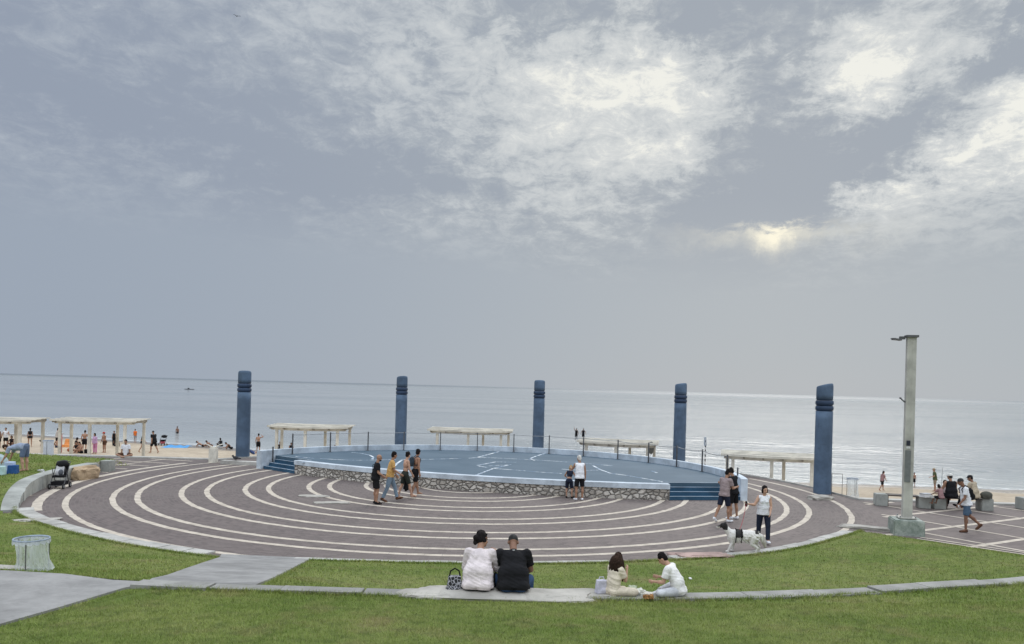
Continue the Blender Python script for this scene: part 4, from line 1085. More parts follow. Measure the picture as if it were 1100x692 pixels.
        if kd not in ('swim', 'crop'): mb.ell(waist, (.166 * f * S + k, .128 * f * S + k, .17 * S + k), T, 20, 12); mb.ell((waist + chest) / 2, (.160 * (.5 + .5 * f) * S + k, .118 * (.5 + .5 * f) * S + k, .17 * S + k), T2, 20, 12)
        if kd in ('tee', 'long', 'dress'):
            for i in range(2):
                ua = (elbows[i] - sh[i]).normalized(); L_ = .70 if kd != 'long' else 1.0
                mb.cap(sh[i], .060 * S * ff + k, sh[i] + ua * .10 * S, .060 * S * ff + k); mb.tube(sh[i], .060 * S * ff + k * .8, sh[i] + ua * .285 * L_ * S, (.052 if kd != 'long' else .044) * S * ff + k * 1.3, 14)
                if kd == 'long':
                    mb.cap(elbows[i], .046 * S * ff + k, elbows[i] + (wrists[i] - elbows[i]) * .2, .045 * S * ff + k); mb.tube(elbows[i], .046 * S * ff + k, elbows[i] + (wrists[i] - elbows[i]) * .86, .032 * S * ff + k, 14)
        if kd == 'dress' and not sit:
            mb.tube(pel, (.175 * S * f + k, .13 * S * f + k), pel + V3(0, 0, -.48 * S), (.24 * S * f, .20 * S * f), 26)
        o_ = remesh(shift(mb), {'dress': 'dress', 'tank': 'vest'}.get(kd, 'shirt'), cloth(cn, cc), o, vox, 9 if not far else 2, .6)
        if vox <= .0102:               # folds and creases
            from mathutils import noise as NZ
            me_ = o_.data; A_f = .0030 * (1.5 if vox < .0095 else 1.2)
            nrms = [v.normal.copy() for v in me_.vertices]
            for v, nv in zip(me_.vertices, nrms):
                c = v.co; q = NZ.noise(V3(c.x * 5 + c.z * 4, c.y * 5, c.z * 20 + c.x * 5)); q2 = NZ.noise(V3(c.x * 22, c.y * 22, c.z * 30))
                v.co = c + nv * (A_f * (.8 - abs(q) * 2.8) + .0015 * q2)
        bm = bmesh.new(); bm.from_mesh(o_.data)
        if kd != 'dress':
            pt = pel + base + g(T, 0, 0, (-.105 if sit else -.075) if kd not in ('crop',) else .2); nz = T @ V3(0, 0, 1)
            geo = bmesh.ops.bisect_plane(bm, geom=bm.verts[:] + bm.edges[:] + bm.faces[:], plane_co=pt, plane_no=nz, clear_inner=True)
        bm.to_mesh(o_.data); bm.free(); parts['shirt'] = o_
    if bottom:
        kd, cn, cc = bottom; k = .012 * (1 if not far else 1.3); mb = MB()
        mb.ell(pel, (.162 * S * f + k, .122 * S * f + k, .12 * S + k), T, 18, 11)
        for s in (-1, 1): mb.ell(pel + g(T, s * .072 * f, -.045 * f, -.035), (.085 * S * f + k, .085 * S * f + k, .09 * S + k), T)
        Ls = dict(shorts=.86, trunks=.55, swim=.0, trousers=1.0, skirt=1.0)[kd]
        for i in range(2):
            td = (knees[i] - hip[i])
            if kd == 'swim': mb.cap(hip[i], .088 * S * ff + k, hip[i] + td * .08, .085 * S * ff + k); continue
            mb.cap(hip[i], .088 * S * ff + k, hip[i] + td * .3, .080 * S * ff + k); mb.tube(hip[i], .090 * S * ff + k, hip[i] + td * Ls, (.070 if kd != 'trousers' else .058) * S * ff + k * 1.4, 16)
            if kd == 'trousers':
                mb.cap(knees[i], .058 * S * ff + k, knees[i] + (ankles[i] - knees[i]) * .1, .057 * S * ff + k); mb.tube(knees[i], .058 * S * ff + k, knees[i] + (ankles[i] - knees[i]) * .97, .050 * S * ff + k, 16)
        if kd == 'skirt':
            if sit: mb.cap(hip[0], .10 * S, knees[0], .085 * S); mb.cap(hip[1], .10 * S, knees[1], .085 * S); mb.cap((hip[0] + hip[1]) / 2, .11 * S, (knees[0] + knees[1]) / 2, .07 * S)
            else: mb.tube(pel, .17 * S, (knees[0] + knees[1]) / 2, .22 * S, 20)
        remesh(shift(mb), {'trunks': 'shorts', 'swim': 'swim_briefs'}.get(kd, kd), cloth(cn, cc), o, vox, 1)
    if shoes:
        cn, cc = shoes
        for i in range(2):
            heel, ball, toe, fd, up_, lat = feet[i]; mb = MB(); k = .010
            mb.cap(heel, .036 * S + k, ball, .034 * S + k); mb.cap(ball, .035 * S + k, toe, .026 * S + k); mb.cap(ankles[i] - up_ * .02, .036 * S + k * .7, heel + up_ * .01, .034 * S + k)
            zl = min(v[2] for v in body.v) if not sit else None
            remesh(shift(mb), 'shoe', cloth('shoe_' + cn, cc), o, vox * .9, 1)
    info = dict(o=o, base=base, T=T, T2=T2, hc=hc + base, HM=HM, waist=waist + base, chest=chest + base, nb=nb + base, sh=[x + base for x in sh], hands=[x + base for x in hands], wrists=[x + base for x in wrists], knees=[x + base for x in knees], S=S, hip=[x + base for x in hip], pel=pel + base)
    return info
def W(info, v):                        # local point of a person -> world
    o = info['o']; return Matrix.Rotation(o.rotation_euler.z, 3, 'Z') @ Vector(v) + Vector(o.location)
def backpack(info, label, m, name='backpack', off=(0, -.20, 0), size=(.27, .15, .40)):
    T2, c = info['T2'], info['chest']; S = info['S']
    mb = MB(); cc = c + T2 @ V3(*off) * S; mb.ell(cc, (size[0] / 2, size[1] / 2, size[2] / 2), T2); mb.box(cc - V3(0, 0, .02), (size[0] * .82, size[1] * .8, size[2] * .8), M=T2); mb.ell(cc + T2 @ V3(0, -size[1] * .45, -.07), (.10, .05, .09), T2)
    bo = empty(name, info['o'].location, info['o'].rotation_euler.z, label, 'backpack' if name == 'backpack' else 'bag')
    remesh(mb, 'pack', m, bo, .012, 1)
    st_ = MB()
    for s in (-1, 1):
        st_.chain([c + T2 @ V3(s * .07, -.13, .15) * S, c + T2 @ V3(s * .095, -.02, .235) * S, c + T2 @ V3(s * .115, .115, .12) * S, c + T2 @ V3(s * .14, .07, -.06) * S, c + T2 @ V3(s * .12, -.11, -.14) * S], [.014] * 5, 6)
    st_.build('straps', m, bo, True)
    return bo

CL = dict(black=(.012, .012, .014), navy=(.018, .024, .045), white=(.78, .79, .82), cream=(.55, .48, .38), orange=(.50, .30, .10), jeans=(.20, .27, .34), dkjeans=(.035, .075, .16), greypink=(.30, .24, .24), pale=(.58, .50, .50), ltblue=(.26, .31, .40), shortsblue=(.08, .13, .20), lilac=(.45, .25, .42), red=(.40, .05, .05), green=(.08, .095, .045), brown=(.10, .05, .03), olive=(.05, .055, .04), neon=(.85, .20, .04), paleblue=(.55, .64, .70), grey=(.16, .16, .17))
def c_(kind, name): return (kind, name, CL[name])
WALK = lambda k=1, a=1: dict(lean=4, arms=(((-.14, -.28 * k, -1), (-.05, .05 - .1 * k, -1)), ((.14, .30 * k, -1), (.02, .65 * max(k, .2), -1))), legs=(((-.05, .42 * k, -1), (0, .02 if k > 0 else -.75, -1)), ((.05, -.30 * k, -1), (0, -.62 if k > 0 else .0, -1))))
CROSS = dict(legs=(((-.75, .62, -.02), (.80, .30, -.16)), ((.75, .62, -.02), (-.80, .36, -.16))), feet=((1, .3, 0), (-1, .3, 0)))
EDGE_S = dict(legs=(((-.2, 1, -.02), (0, .25, -1)), ((.2, 1, -.02), (0, .25, -1))))

# --- the couple on the rock slab, seen from behind
zs = 1.37
pw = at(513, 634, zs)
wmn = person('dark-haired woman in a pinkish-white blouse sitting on the rock slab, hand at her mouth', (pw.x, 11.02, zs), R(-6),
    dict(lean=12, hunch=20, head=(-42, -4), arms=(((-.22, .25, -1), (.35, .75, -.25)), ((.35, .35, -.85), (-.15, .45, .95))), hands=((.6, .7, -.1), (-.5, .45, .5)), curl=(.5, 1.0), legs=(((-.28, 1, .05), (0, .35, -1)), ((.25, 1, .05), (0, .35, -1)))),
    h=1.62, sk='tan', hair=('bun', 'black'), top=('long', 'blouse', (.74, .66, .66)), bottom=c_('trousers', 'black'), shoes=('black', CL['black']), fat=1.38, vox=.009, sit=True, fem=True)
pm = at(551, 634, zs)
man = person('broad man in black T-shirt and blue jeans sitting head bowed on the rock slab', (pm.x, 11.0, zs), R(2),
    dict(lean=16, hunch=20, head=(0, 18), arms=(((-.30, .35, -1), (.50, .85, -.30)), ((.30, .35, -1), (-.50, .85, -.30))), legs=(((-.42, 1, .02), (0, .3, -1)), ((.42, 1, .02), (0, .3, -1)))),
    h=1.66, sk='brown', hair=('buzz', 'grey'), top=c_('tee', 'black'), bottom=c_('trousers', 'dkjeans'), shoes=('black', CL['black']), fat=1.38, vox=.009, sit=True)
tgm = man; q = W(man, man['nb'] + man['T2'] @ V3(0, -.085, -.035))
o = MB().box((0, 0, 0), (.035, .006, .018)).build('shirt_label', WHT, man['o']); o.location = man['nb'] + man['T2'] @ V3(0, -.088, -.035)
# patterned black bag beside her
def m_lattice(t):
    P = obj_c(t); v = t.n('ShaderNodeTexVoronoi', {'feature': 'DISTANCE_TO_EDGE'}, Vector=P, Scale=22.0)
    finish(t, t.mix(t.m('LESS_THAN', v.outputs[0], .07), (.014, .014, .018), (.42, .42, .46)), .5)
LAT = mat('patterned_black', m_lattice)
p = at(488, 636, zs - .02); hb = empty('handbag', (p.x, 11.02, zs - .03), R(10), 'black handbag with pale net pattern beside the woman in the pinkish-white blouse', 'bag')
mb = MB().box((0, 0, .12), (.24, .14, .24), taper=.72).ell((0, 0, .06), (.13, .09, .07)); remesh(mb, 'bag_body', LAT, hb, .008, 3)
MB().chain([(-.08, 0, .22), (-.06, 0, .31), (0, 0, .345), (.06, 0, .31), (.08, 0, .22)], [.010] * 5, 8).build('handle', cloth('black', CL['black']), hb, True)

# --- children with a picnic
pg = at(661, 644, 1.345)
girl = person('girl with long curly brown hair in a cream dress sitting on the kerb', (pg.x, 11.14, 1.35), R(-50),
    dict(lean=4, hunch=8, head=(2, 6), arms=(((-.25, .25, -1), (.4, .9, -.1)), ((.2, .45, -1), (-.25, .45, .9))), curl=.9, legs=(((-.55, .85, -.05), (.75, .35, -.2)), ((.65, .8, -.02), (-.7, .2, -.25))), feet=((1, .3, 0), (-1, .3, 0))),
    h=1.12, sk='light', hair=('curly', 'brown'), top=('dress', 'creamdress', (.70, .62, .50)), bottom=('skirt', 'creamskirt', (.70, .62, .50)), fat=.95, vox=.007, sit=True, fem=True)
pb = at(717, 645, 1.345)
boy = person('boy in a white T-shirt and pale trousers sitting cross-legged on the kerb, facing the girl', (pb.x + .22, 11.2, 1.35), R(62),
    dict(lean=12, hunch=18, head=(6, 16), arms=(((-.2, .25, -1), (.25, .9, -.1)), ((.2, .2, -1), (-.4, .85, .1))), curl=.9, **CROSS),
    h=1.22, sk='light', hair=('short', 'black'), top=('tee', 'boytee', (.82, .80, .78)), bottom=('trousers', 'paleblue', (.56, .57, .60)), shoes=('white', CL['white']), fat=1.0, vox=.007, sit=True)
p = at(648, 643, 1.345); wb = empty('tote_bag', (p.x, 11.16, 1.35), R(20), 'white cloth bag with lilac sheen beside the girl with curly hair', 'bag')
remesh(MB().box((0, 0, .10), (.17, .11, .19), taper=.8).ell((.02, 0, .05), (.10, .07, .06)), 'bag_body', cloth('bagwhite', (.58, .57, .66)), wb, .008, 2)
MB().chain([(-.05, 0, .18), (-.03, 0, .235), (.03, 0, .235), (.05, 0, .18)], [.006] * 4, 6).build('handle', cloth('bagwhite', (.58, .57, .66)), wb, True)
PAPER = dull('food_paper', (.62, .62, .56), .15, 12, .7); BREAD = dull('bread_crust', (.30, .15, .05), .4, 20, .7)
def crumple(name, x, y, z, s, m, lb, seed, ct_='wrapper'):
    o = rock(name, (x, y, z), s, None, m, seed, .5, .03, seed * .7); return tag(o, lb, ct_)
p = at(688, 637, 1.35); crumple('food_wrapper', p.x, p.y, 1.37, (.16, .11, .07), PAPER, 'open white food paper between the two children, nearest the girl', 61)
p = at(681, 636, 1.35); crumple('food_wrapper', p.x - .02, p.y + .02, 1.385, (.12, .10, .09), dull('greenish_paper', (.45, .50, .36)), 'greenish wrapper by the knees of the girl with curly hair', 62)
p = at(697, 643, 1.35); crumple('pastry', p.x, p.y, 1.375, (.13, .08, .06), BREAD, 'brown bread roll on the paper in front of the boy', 63, 'food')
p = at(695, 639.5, 1.35); crumple('food_box', p.x + .02, p.y + .03, 1.365, (.14, .09, .035), dull('box_white', (.65, .62, .55)), 'small pale food tray behind the brown bread roll', 64, 'food tray')
p = at(741.5, 623, z_lawn); crumple('litter', p.x, p.y, p.z + .03, (.10, .05, .02), WHT, 'scrap of white paper on the grass right of the boy', 65, 'litter')
p = at(489, 655.5, z_lawn); crumple('litter', p.x, p.y, p.z + .02, (.035, .03, .02), WHT, 'tiny white scrap on the near lawn below the couple', 66, 'litter')

# --- four men by the stage
def stand(px, py, z=0): p = at(px, py, z); return (p.x, p.y, p.z)
g4 = 'men walking together in front of the stage'
bald = person('bald bearded man in black T-shirt and black shorts, leftmost of the four walking men', stand(403, 541.5), R(-72),
    dict(lean=2, head=(0, 6), arms=(((-.14, -.05, -1), (.05, .75, -.55)), ((.14, .05, -1), (-.05, .80, -.50))), legs=(((-.07, .04, -1), (0, -.03, -1)), ((.07, .14, -1), (0, -.1, -1)))),
    h=1.76, sk='tan', hair=('beard_bald', 'black'), top=c_('tee', 'black'), bottom=c_('shorts', 'black'), shoes=('black', CL['black']), fat=1.08, group=g4)
yl = person('man in an open yellow shirt and light blue jeans, walking second from the left', stand(418.5, 539), R(-80),
    dict(lean=5, head=(20, 0), arms=(((-.14, .05, -1), (-.02, .55, -.8)), ((.14, .25, -1), (-.05, .85, -.55))), legs=(((-.05, .42, -1), (0, .25, -1)), ((.05, -.22, -1), (0, -.42, -1)))),
    h=1.80, sk='tan', hair=('short', 'black'), top=('tee', 'yellowshirt', (.60, .36, .13)), bottom=c_('trousers', 'jeans'), shoes=('brown', CL['brown']), fat=1.0, group=g4)
sh1 = person('pale shirtless young man in dark shorts holding a black jacket, third of the walking men', stand(434.5, 536), R(-62),
    dict(lean=3, head=(25, 2), arms=(((-.16, .02, -1), (-.05, .25, -1)), ((.16, .15, -1), (-.1, .5, -.8))), legs=(((-.05, -.18, -1), (0, -.38, -1)), ((.05, .38, -1), (0, .25, -1)))),
    h=1.74, sk='light', hair=('short', 'black'), bottom=('shorts', 'darkprint', (.03, .035, .03)), fat=.95, group=g4)
sh2 = person('tanned shirtless man in black shorts with a dark backpack, rightmost of the walking men', stand(445.5, 533.5), R(-58),
    dict(lean=3, head=(35, 2), arms=(((-.16, .02, -1), (-.05, .25, -1)), ((.16, -.05, -1), (.05, .15, -1))), legs=(((-.05, .30, -1), (0, .15, -1)), ((.05, -.12, -1), (0, -.35, -1)))),
    h=1.78, sk='tan', hair=('short', 'black'), bottom=c_('shorts', 'black'), fat=1.0, group=g4)
backpack(sh2, 'dark blue-grey backpack on the tanned shirtless man', cloth('packblue', (.035, .05, .065)))
q = W(bald, bald['pel'] + V3(-.20, -.02, -.02)); bo = empty('shoulder_bag', q, bald['o'].rotation_euler.z, 'black shoulder bag hanging at the hip of the bald man', 'bag')
remesh(MB().box((0, 0, 0), (.10, .22, .26)), 'bag_body', cloth('black', CL['black']), bo, .012, 4)
MB().chain([(0, .08, .12), (.06, .08, .30), (.20, .02, .52), (.10, -.09, .45), (0, -.08, .12)], [.009] * 5, 6).build('strap', cloth('black', CL['black']), bo, True)
q = W(sh1, sh1['hands'][0] + V3(0, 0, -.26)); jk = MB()
rr = random.Random(3)
for k in range(10): jk.cap(V3(rr.uniform(-.05, .05), rr.uniform(-.09, .09), .22), .035, V3(rr.uniform(-.08, .08), rr.uniform(-.14, .14), rr.uniform(-.32, -.18)), rr.uniform(.03, .06), 8)
o = remesh(jk, 'jacket', cloth('black', CL['black']), None, .012, 2); o.location = q; tag(o, 'black jacket hanging from the hand of the pale shirtless man', 'jacket')
# white-haired man and small companion at the wall
wh = person('white-haired man in a white vest and black shorts standing at the stage wall', stand(622, 537.5), R(12),
    dict(lean=2, head=(15, 8), arms=(((-.3, .6, -.8), (.0, .7, .2)), ((.20, -.05, -1), (.08, .2, -1))), legs=(((-.09, 0, -1), (0, 0, -1)), ((.09, 0, -1), (0, 0, -1)))),
    h=1.72, sk='tan', hair=('short', 'white'), top=c_('tank', 'white'), bottom=c_('shorts', 'black'), shoes=('white', CL['white']), fat=1.05)
ch_ = person('fair-haired child in a navy swimsuit leaning against the stage wall beside the white-haired man', stand(611, 535.3), R(-20),
    dict(lean=12, head=(-20, 10), arms=(((-.5, .3, -.7), (.3, .7, -.5)), ((.4, .4, -.8), (-.1, .8, .1))), legs=(((-.12, .15, -1), (0, 0, -1)), ((.12, .15, -1), (0, 0, -1)))),
    h=1.30, sk='light', hair=('bob', 'blond'), top=('crop', 'navy', CL['navy']), bottom=c_('shorts', 'navy'), shoes=('black', CL['black']), fat=1.0, fem=True)
# pair at the right steps
m11 = person('man in greyish-pink T-shirt and dark shorts walking past the right stage steps', stand(777.5, 561), R(-55),
    dict(lean=4, head=(-15, 16), arms=(((-.14, .1, -1), (.1, .8, -.1)), ((.14, .35, -.95), (-.1, .85, .1))), legs=(((-.05, -.28, -1), (0, -.62, -1)), ((.05, .22, -1), (0, .0, -1)))),
    h=1.76, sk='tan', hair=('short', 'black'), top=c_('tee', 'greypink'), bottom=c_('shorts', 'navy'), shoes=('white', CL['white']), fat=1.02)
m12 = person('man in black T-shirt and shorts beside the man in greyish-pink, hands raised', stand(787.5, 558), R(40),
    dict(lean=4, head=(10, 14), arms=(((-.14, .4, -.9), (.1, .9, .2)), ((.2, .3, -.9), (-.1, .9, .5))), legs=(((-.07, .12, -1), (0, -.1, -1)), ((.07, -.05, -1), (0, -.12, -1)))),
    h=1.74, sk='tan', hair=('short', 'black'), top=c_('tee', 'black'), bottom=c_('shorts', 'black'), shoes=('white', CL['white']), fat=1.0)
# woman with the dog
dw = person('dark-haired woman in white sleeveless top and navy trousers holding a dog lead', stand(819.5, 583.5), R(170),
    dict(lean=1, head=(15, 4), arms=(((-.16, .15, -1), (.15, .55, -.6)), ((.45, .25, -.8), (.85, .55, .15))), legs=(((-.06, .20, -1), (0, .1, -1)), ((.06, -.15, -1), (0, -.3, -1)))),
    h=1.63, sk='light', hair=('bob', 'black'), top=('tank', 'white', CL['white']), bottom=c_('trousers', 'navy'), shoes=('white', CL['white']), fat=1.12, fem=True)
# walking man on the right
wk = person('bald tanned man in a white T-shirt and blue shorts striding left across the promenade', stand(1037, 571.5), R(80),
    dict(lean=7, head=(0, 18), arms=(((-.14, .15, -1), (.0, .55, -.75)), ((.12, -.22, -1), (.02, .1, -1))), legs=(((-.05, .10, -1), (0, -.02, -1)), ((.05, -.38, -1), (0, -.85, -.75)))),
    h=1.76, sk='brown', hair=('buzz', 'grey'), top=c_('tee', 'white'), bottom=c_('shorts', 'shortsblue'), shoes=('brown', CL['brown']), fat=1.05)
backpack(wk, 'black sling bag on the back of the man striding left', cloth('black', CL['black']), 'sling_bag', (0, -.18, -.08), (.24, .13, .42))
q = W(wk, wk['hands'][0]); o = MB().box((0, 0, 0), (.03, .09, .06)).build('phone', WHT); o.location = q; tag(bevel(o, .006), 'small white object in the hand of the man striding left', 'phone')
# people on the right bench
zbn = .47
def seat(px, py): p = at(px, py, zbn); return (p.x, p.y, zbn)
b1 = person('person in black vest and white hat sitting on the right bench, seen from behind', seat(1022, 535.5), R(5), dict(lean=4, hunch=6, head=(10, 0), arms=(((-.3, .35, -1), (.2, .8, -.3)), ((.3, .35, -1), (-.2, .8, -.3))), **EDGE_S), h=1.78, sk='tan', hair=('hat', 'white'), top=c_('tank', 'black'), bottom=c_('trousers', 'black'), shoes=('black', CL['black']), fat=1.3, sit=True)
b2 = person('person in a cream top and black cap sitting at the right end of the bench', seat(1047, 536), R(35), dict(lean=6, hunch=8, head=(15, 8), arms=(((-.3, .35, -1), (.2, .8, -.3)), ((.3, .35, -1), (-.2, .8, -.3))), **EDGE_S), h=1.72, sk='brown', hair=('cap', 'black'), top=('tee', 'creamtop', (.45, .38, .28)), bottom=c_('trousers', 'black'), fat=1.15, sit=True, shoes=('black', CL['black']))
b3 = person('small dark-haired child leaning on the bench left of the person in the white hat', seat(1011, 536), R(20), dict(lean=12, arms=(((-.4, .5, -.8), (.2, .8, -.3)), ((.4, .4, -.8), (-.2, .8, -.2))), **EDGE_S), h=1.05, sk='brown', hair=('bob', 'black'), top=('tee', 'pinkgrey', (.30, .18, .18)), bottom=c_('shorts', 'black'), sit=True)
a_, _ = ray(1014.5, 515); b4 = person('person in greyish pink standing on the beach, mostly hidden behind the person in white hat', (a_ * 34, 34, z_beach(a_ * 34, 34)), R(170), dict(), h=1.72, sk='tan', hair=('short', 'brown'), top=('tee', 'greypink', CL['greypink']), bottom=c_('shorts', 'black'), vox=.014)
q = seat(1056, 536); o = remesh(MB().ell((0, 0, .15), (.24, .15, .15)).box((0, 0, .1), (.36, .22, .16)), 'duffel_bag', cloth('greenbag', (.09, .09, .075)), None, .02, 3); o.location = (q[0] + .12, q[1], q[2]); tag(o, 'grey-green duffel bag at the right end of the bench', 'bag')
q = seat(994.5, 534); bx = empty('cool_box', (q[0], q[1], q[2]), R(15), 'white box with papers standing on the left bench near its right end', 'box'); MB().box((0, 0, .06), (.36, .26, .12)).build('box', WHT, bx); MB().box((0, 0, .135), (.38, .28, .025)).build('lid', dull('lid_grey', (.45, .46, .48)), bx)
q = seat(1004, 535); o = MB().box((0, 0, .03), (.28, .2, .05)).box((.03, 0, .07), (.2, .16, .03)).build('papers', dull('papers', (.55, .55, .52))); o.location = q; tag(o, 'flat pale tray on the bench between the white box and the child', 'tray')
# beach walkers right
def beach(px, py): p = at(px, py, z_beach); return (p.x, p.y, p.z)
def hfor(px, py, npx): p = at(px, py, z_beach); return npx * p.y / F
FV = dict(vox=.018, fingers=False)
def hf(px, py, ht, **k): return max(1.1, min(1.85, hfor(px, py, py - ht)))
def bp(label, px, py, ht, yaw, pose=None, **k):
    kk = dict(FV); kk.update(k); h_ = kk.pop('h', None) or hf(px, py, ht); return person(label, beach(px, py), R(yaw), pose, h=h_, **kk)
bp('woman in pale top and black shorts walking on wet sand left of the lamp post', 947.5, 527.5, 506, -80, WALK(1), sk='tan', hair=('tail', 'black'), top=('tee', 'pinkgrey', (.45, .36, .35)), bottom=c_('shorts', 'black'), fem=True)
bp('person in dark green shirt standing at the water right of the lamp post', 1004, 528, 503, 75, dict(arms=(((-.3, .3, -.9), (-.1, .8, -.2)), ((.25, -.35, -.9), (.2, -.3, -.8))), legs=(((-.1, .1, -1), (0, 0, -1)), ((.12, -.1, -1), (0, -.1, -1)))), sk='tan', hair=('cap', 'beige'), top=c_('tee', 'green'), bottom=('shorts', 'khaki', (.25, .20, .15)))
bp('bather half hidden by the lamp post at the water', 981.5, 523, 512, 180, sk='tan', hair=('short', 'black'), bottom=c_('shorts', 'black'))
p = beach(1011, 529); o = MB().tube((0, 0, 0), .015, (.05, 0, 1.7), .012, 6).build('fishing_rod', GALV); o.location = p; tag(o, 'thin upright rod in the sand right of the person in the green shirt', 'rod')
# dog
def dog():
    yaw = R(78); p = at(798, 594, 0); o = empty('dog', (p.x, p.y, 0), yaw, 'white dog with black head and back patches standing beside the woman with the lead', 'dog')
    b = MB(); q = lambda x, y, z: V3(x, y, z)
    b.cap(q(0, .26, .45), .165, q(0, -.02, .465), .155); b.cap(q(0, -.02, .465), .155, q(0, -.30, .47), .145); b.ell(q(0, .28, .38), (.13, .14, .16)); b.ell(q(0, -.32, .44), (.135, .12, .14))
    b.cap(q(0, .34, .50), .105, q(0, .46, .64), .078); b.cap(q(0, .46, .64), .080, q(0, .50, .70), .085)
    b.ell(q(0, .52, .71), (.075, .095, .075)); b.cap(q(0, .58, .69), .045, q(0, .68, .655), .032); b.ell(q(0, .70, .665), (.022, .02, .018))
    for s in (-1, 1):
        b.chain([q(s * .055, .49, .77), q(s * .085, .47, .775), q(s * .10, .48, .71)], [.026, .026, .016], 8)
        y0 = .30 + (.03 if s < 0 else -.02)
        b.chain([q(s * .085, y0 - .02, .42), q(s * .09, y0 - .04, .28), q(s * .09, y0 + (.06 if s < 0 else -.02), .05)], [.075, .042, .032]); b.cap(q(s * .09, y0 + (.06 if s < 0 else -.02), .035), .034, q(s * .09, y0 + (.11 if s < 0 else .03), .028), .026)
        y1 = -.33 + (.04 if s < 0 else -.03)
        b.chain([q(s * .08, y1 + .02, .42), q(s * .095, y1 + .07, .27), q(s * .09, y1 - .07, .17), q(s * .09, y1 - .045, .05)], [.105, .062, .036, .030]); b.cap(q(s * .09, y1 - .045, .035), .034, q(s * .09, y1 + .01, .028), .027)
    b.chain([q(0, -.40, .52), q(0, -.49, .46), q(0, -.53, .33), q(0, -.57, .20)], [.05, .06, .065, .03])
    rr = random.Random(2)
    for _ in range(260):               # shaggy coat
        y = rr.uniform(-.38, .34); a = rr.uniform(0, 6.28); r0 = .155
        b.cap(q(r0 * math.cos(a) * .9, y, .455 + r0 * math.sin(a)), .016, q(r0 * 1.1 * math.cos(a), y - .05, .445 + r0 * 1.15 * math.sin(a) - .02), .006, 6)
    def m_dog(t):
        P = obj_c(t); s = t.n('ShaderNodeSeparateXYZ', i0=P); n = t.noise(P, 9, 4, .6); y = t.m('ADD', s.outputs[1], t.m('MULTIPLY', t.m('SUBTRACT', n, .5), .12)); z = s.outputs[2]
        head = t.m('MULTIPLY', t.m('GREATER_THAN', y, .42), t.m('GREATER_THAN', z, .60)); muz = t.m('MULTIPLY', t.m('GREATER_THAN', s.outputs[1], .615), t.m('LESS_THAN', z, .672))
        saddle = t.m('MULTIPLY', t.m('MULTIPLY', t.m('GREATER_THAN', y, .03), t.m('LESS_THAN', y, .20)), t.m('GREATER_THAN', t.m('ADD', z, t.m('MULTIPLY', t.m('SUBTRACT', n, .5), .1)), .42))
        rump = t.m('MULTIPLY', t.m('MULTIPLY', t.m('GREATER_THAN', y, -.38), t.m('LESS_THAN', y, -.30)), t.m('GREATER_THAN', z, .55))
        k = t.m('MAXIMUM', t.m('MULTIPLY', head, t.m('SUBTRACT', 1.0, muz)), t.m('MAXIMUM', saddle, rump))
        tail = t.m('MULTIPLY', t.m('LESS_THAN', y, -.50), .6)
        c = t.mix(t.ss(t.noise(P, 25, 4, .7), .3, .7), (.60, .57, .53), (.76, .74, .71)); c = t.mix(tail, c, (.30, .26, .22)); c = t.mix(k, c, (.018, .016, .016)); finish(t, c, .85, t.noise(P, 60, 3), .3, .006)
    remesh(b, 'body', mat('dog_coat', m_dog), o, .009, 1)
    h_ = MB()
    for y, r0 in ((.20, .185), (.05, .175)):
        pts = [(r0 * math.cos(a), y, .455 + r0 * 1.02 * math.sin(a)) for a in np.linspace(0, 2 * math.pi, 21)]; h_.path(pts, .012, 6)
    h_.cap((0, .05, .61), .014, (0, .20, .62), .014); h_.build('harness', cloth('black', CL['black']), o, True)
    for s in (-1, 1): MB().ell((s * .045, .585, .735), (.012, .010, .012), None, 8, 6).build('eye', EYE, o, True)
    return o, Matrix.Rotation(yaw, 3, 'Z') @ V3(0, .10, .63) + V3(p.x, p.y, 0)
dg_, att = dog()
hnd = W(dw, dw['hands'][1]); pts = [hnd.lerp(att, s) + V3(0, 0, -.10 * math.sin(s * math.pi)) for s in np.linspace(0, 1, 10)]
o = MB().path([p - hnd for p in pts], .008, 6).build('dog_lead', dull('lead_red', (.28, .05, .06))); o.location = hnd; tag(o, 'thin dark red dog lead from the woman\'s hand to the dog', 'lead')
o = MB().cap((0, 0, .04), .035, (0, 0, -.05), .04).build('lead_handle', cloth('black', CL['black']), None, True); o.location = hnd + V3(0, 0, 0); tag(o, 'black grip of the dog lead in the woman\'s hand', 'lead grip')

# --- bending man on the left lawn, his bags
p = at(25.5, 506.5, z_lawn)
person('man in a light blue T-shirt and blue shorts bending over on the left lawn', (p.x, p.y, p.z), R(92),
    dict(lean=84, hunch=14, headabs=(0, 70), armsup=True, arms=(((-.1, .35, -1), (.05, .5, -.8)), ((.1, .45, -1), (.0, .35, -.9))), legs=(((-.07, .12, -1), (0, -.14, -1)), ((.07, .02, -1), (0, -.06, -1)))),
    h=1.78, sk='light', hair=('short', 'brown'), top=('tee', 'ltblue', (.30, .35, .45)), bottom=('shorts', 'shortsgrey', (.12, .16, .24)), fat=1.1)
def softbox(name, px, py, size, c, lb, ct_='bag', rz=0, dx=0, m=None):
    p = at(px, py, z_lawn); o = remesh(MB().box((0, 0, size[2] / 2), size, taper=.9), name, m or cloth(name + str(px), c), None, .018, 3); o.location = (p.x + dx, p.y, p.z); o.rotation_euler.z = rz; return tag(o, lb, ct_)
softbox('cooler_bag', 14, 509, (.34, .30, .33), (.03, .09, .25), 'dark blue cooler bag on the left lawn in front of the bending man', rz=.2)
softbox('towel', 10.5, 508.5, (.30, .36, .44), (.45, .55, .72), 'white and light blue towel over the cooler bags at the left edge', 'towel', .1)
softbox('plastic_bag', 1.5, 510.5, (.24, .26, .34), (.45, .62, .62), 'pale turquoise plastic bag at the far left edge of the lawn', 'bag', .1)
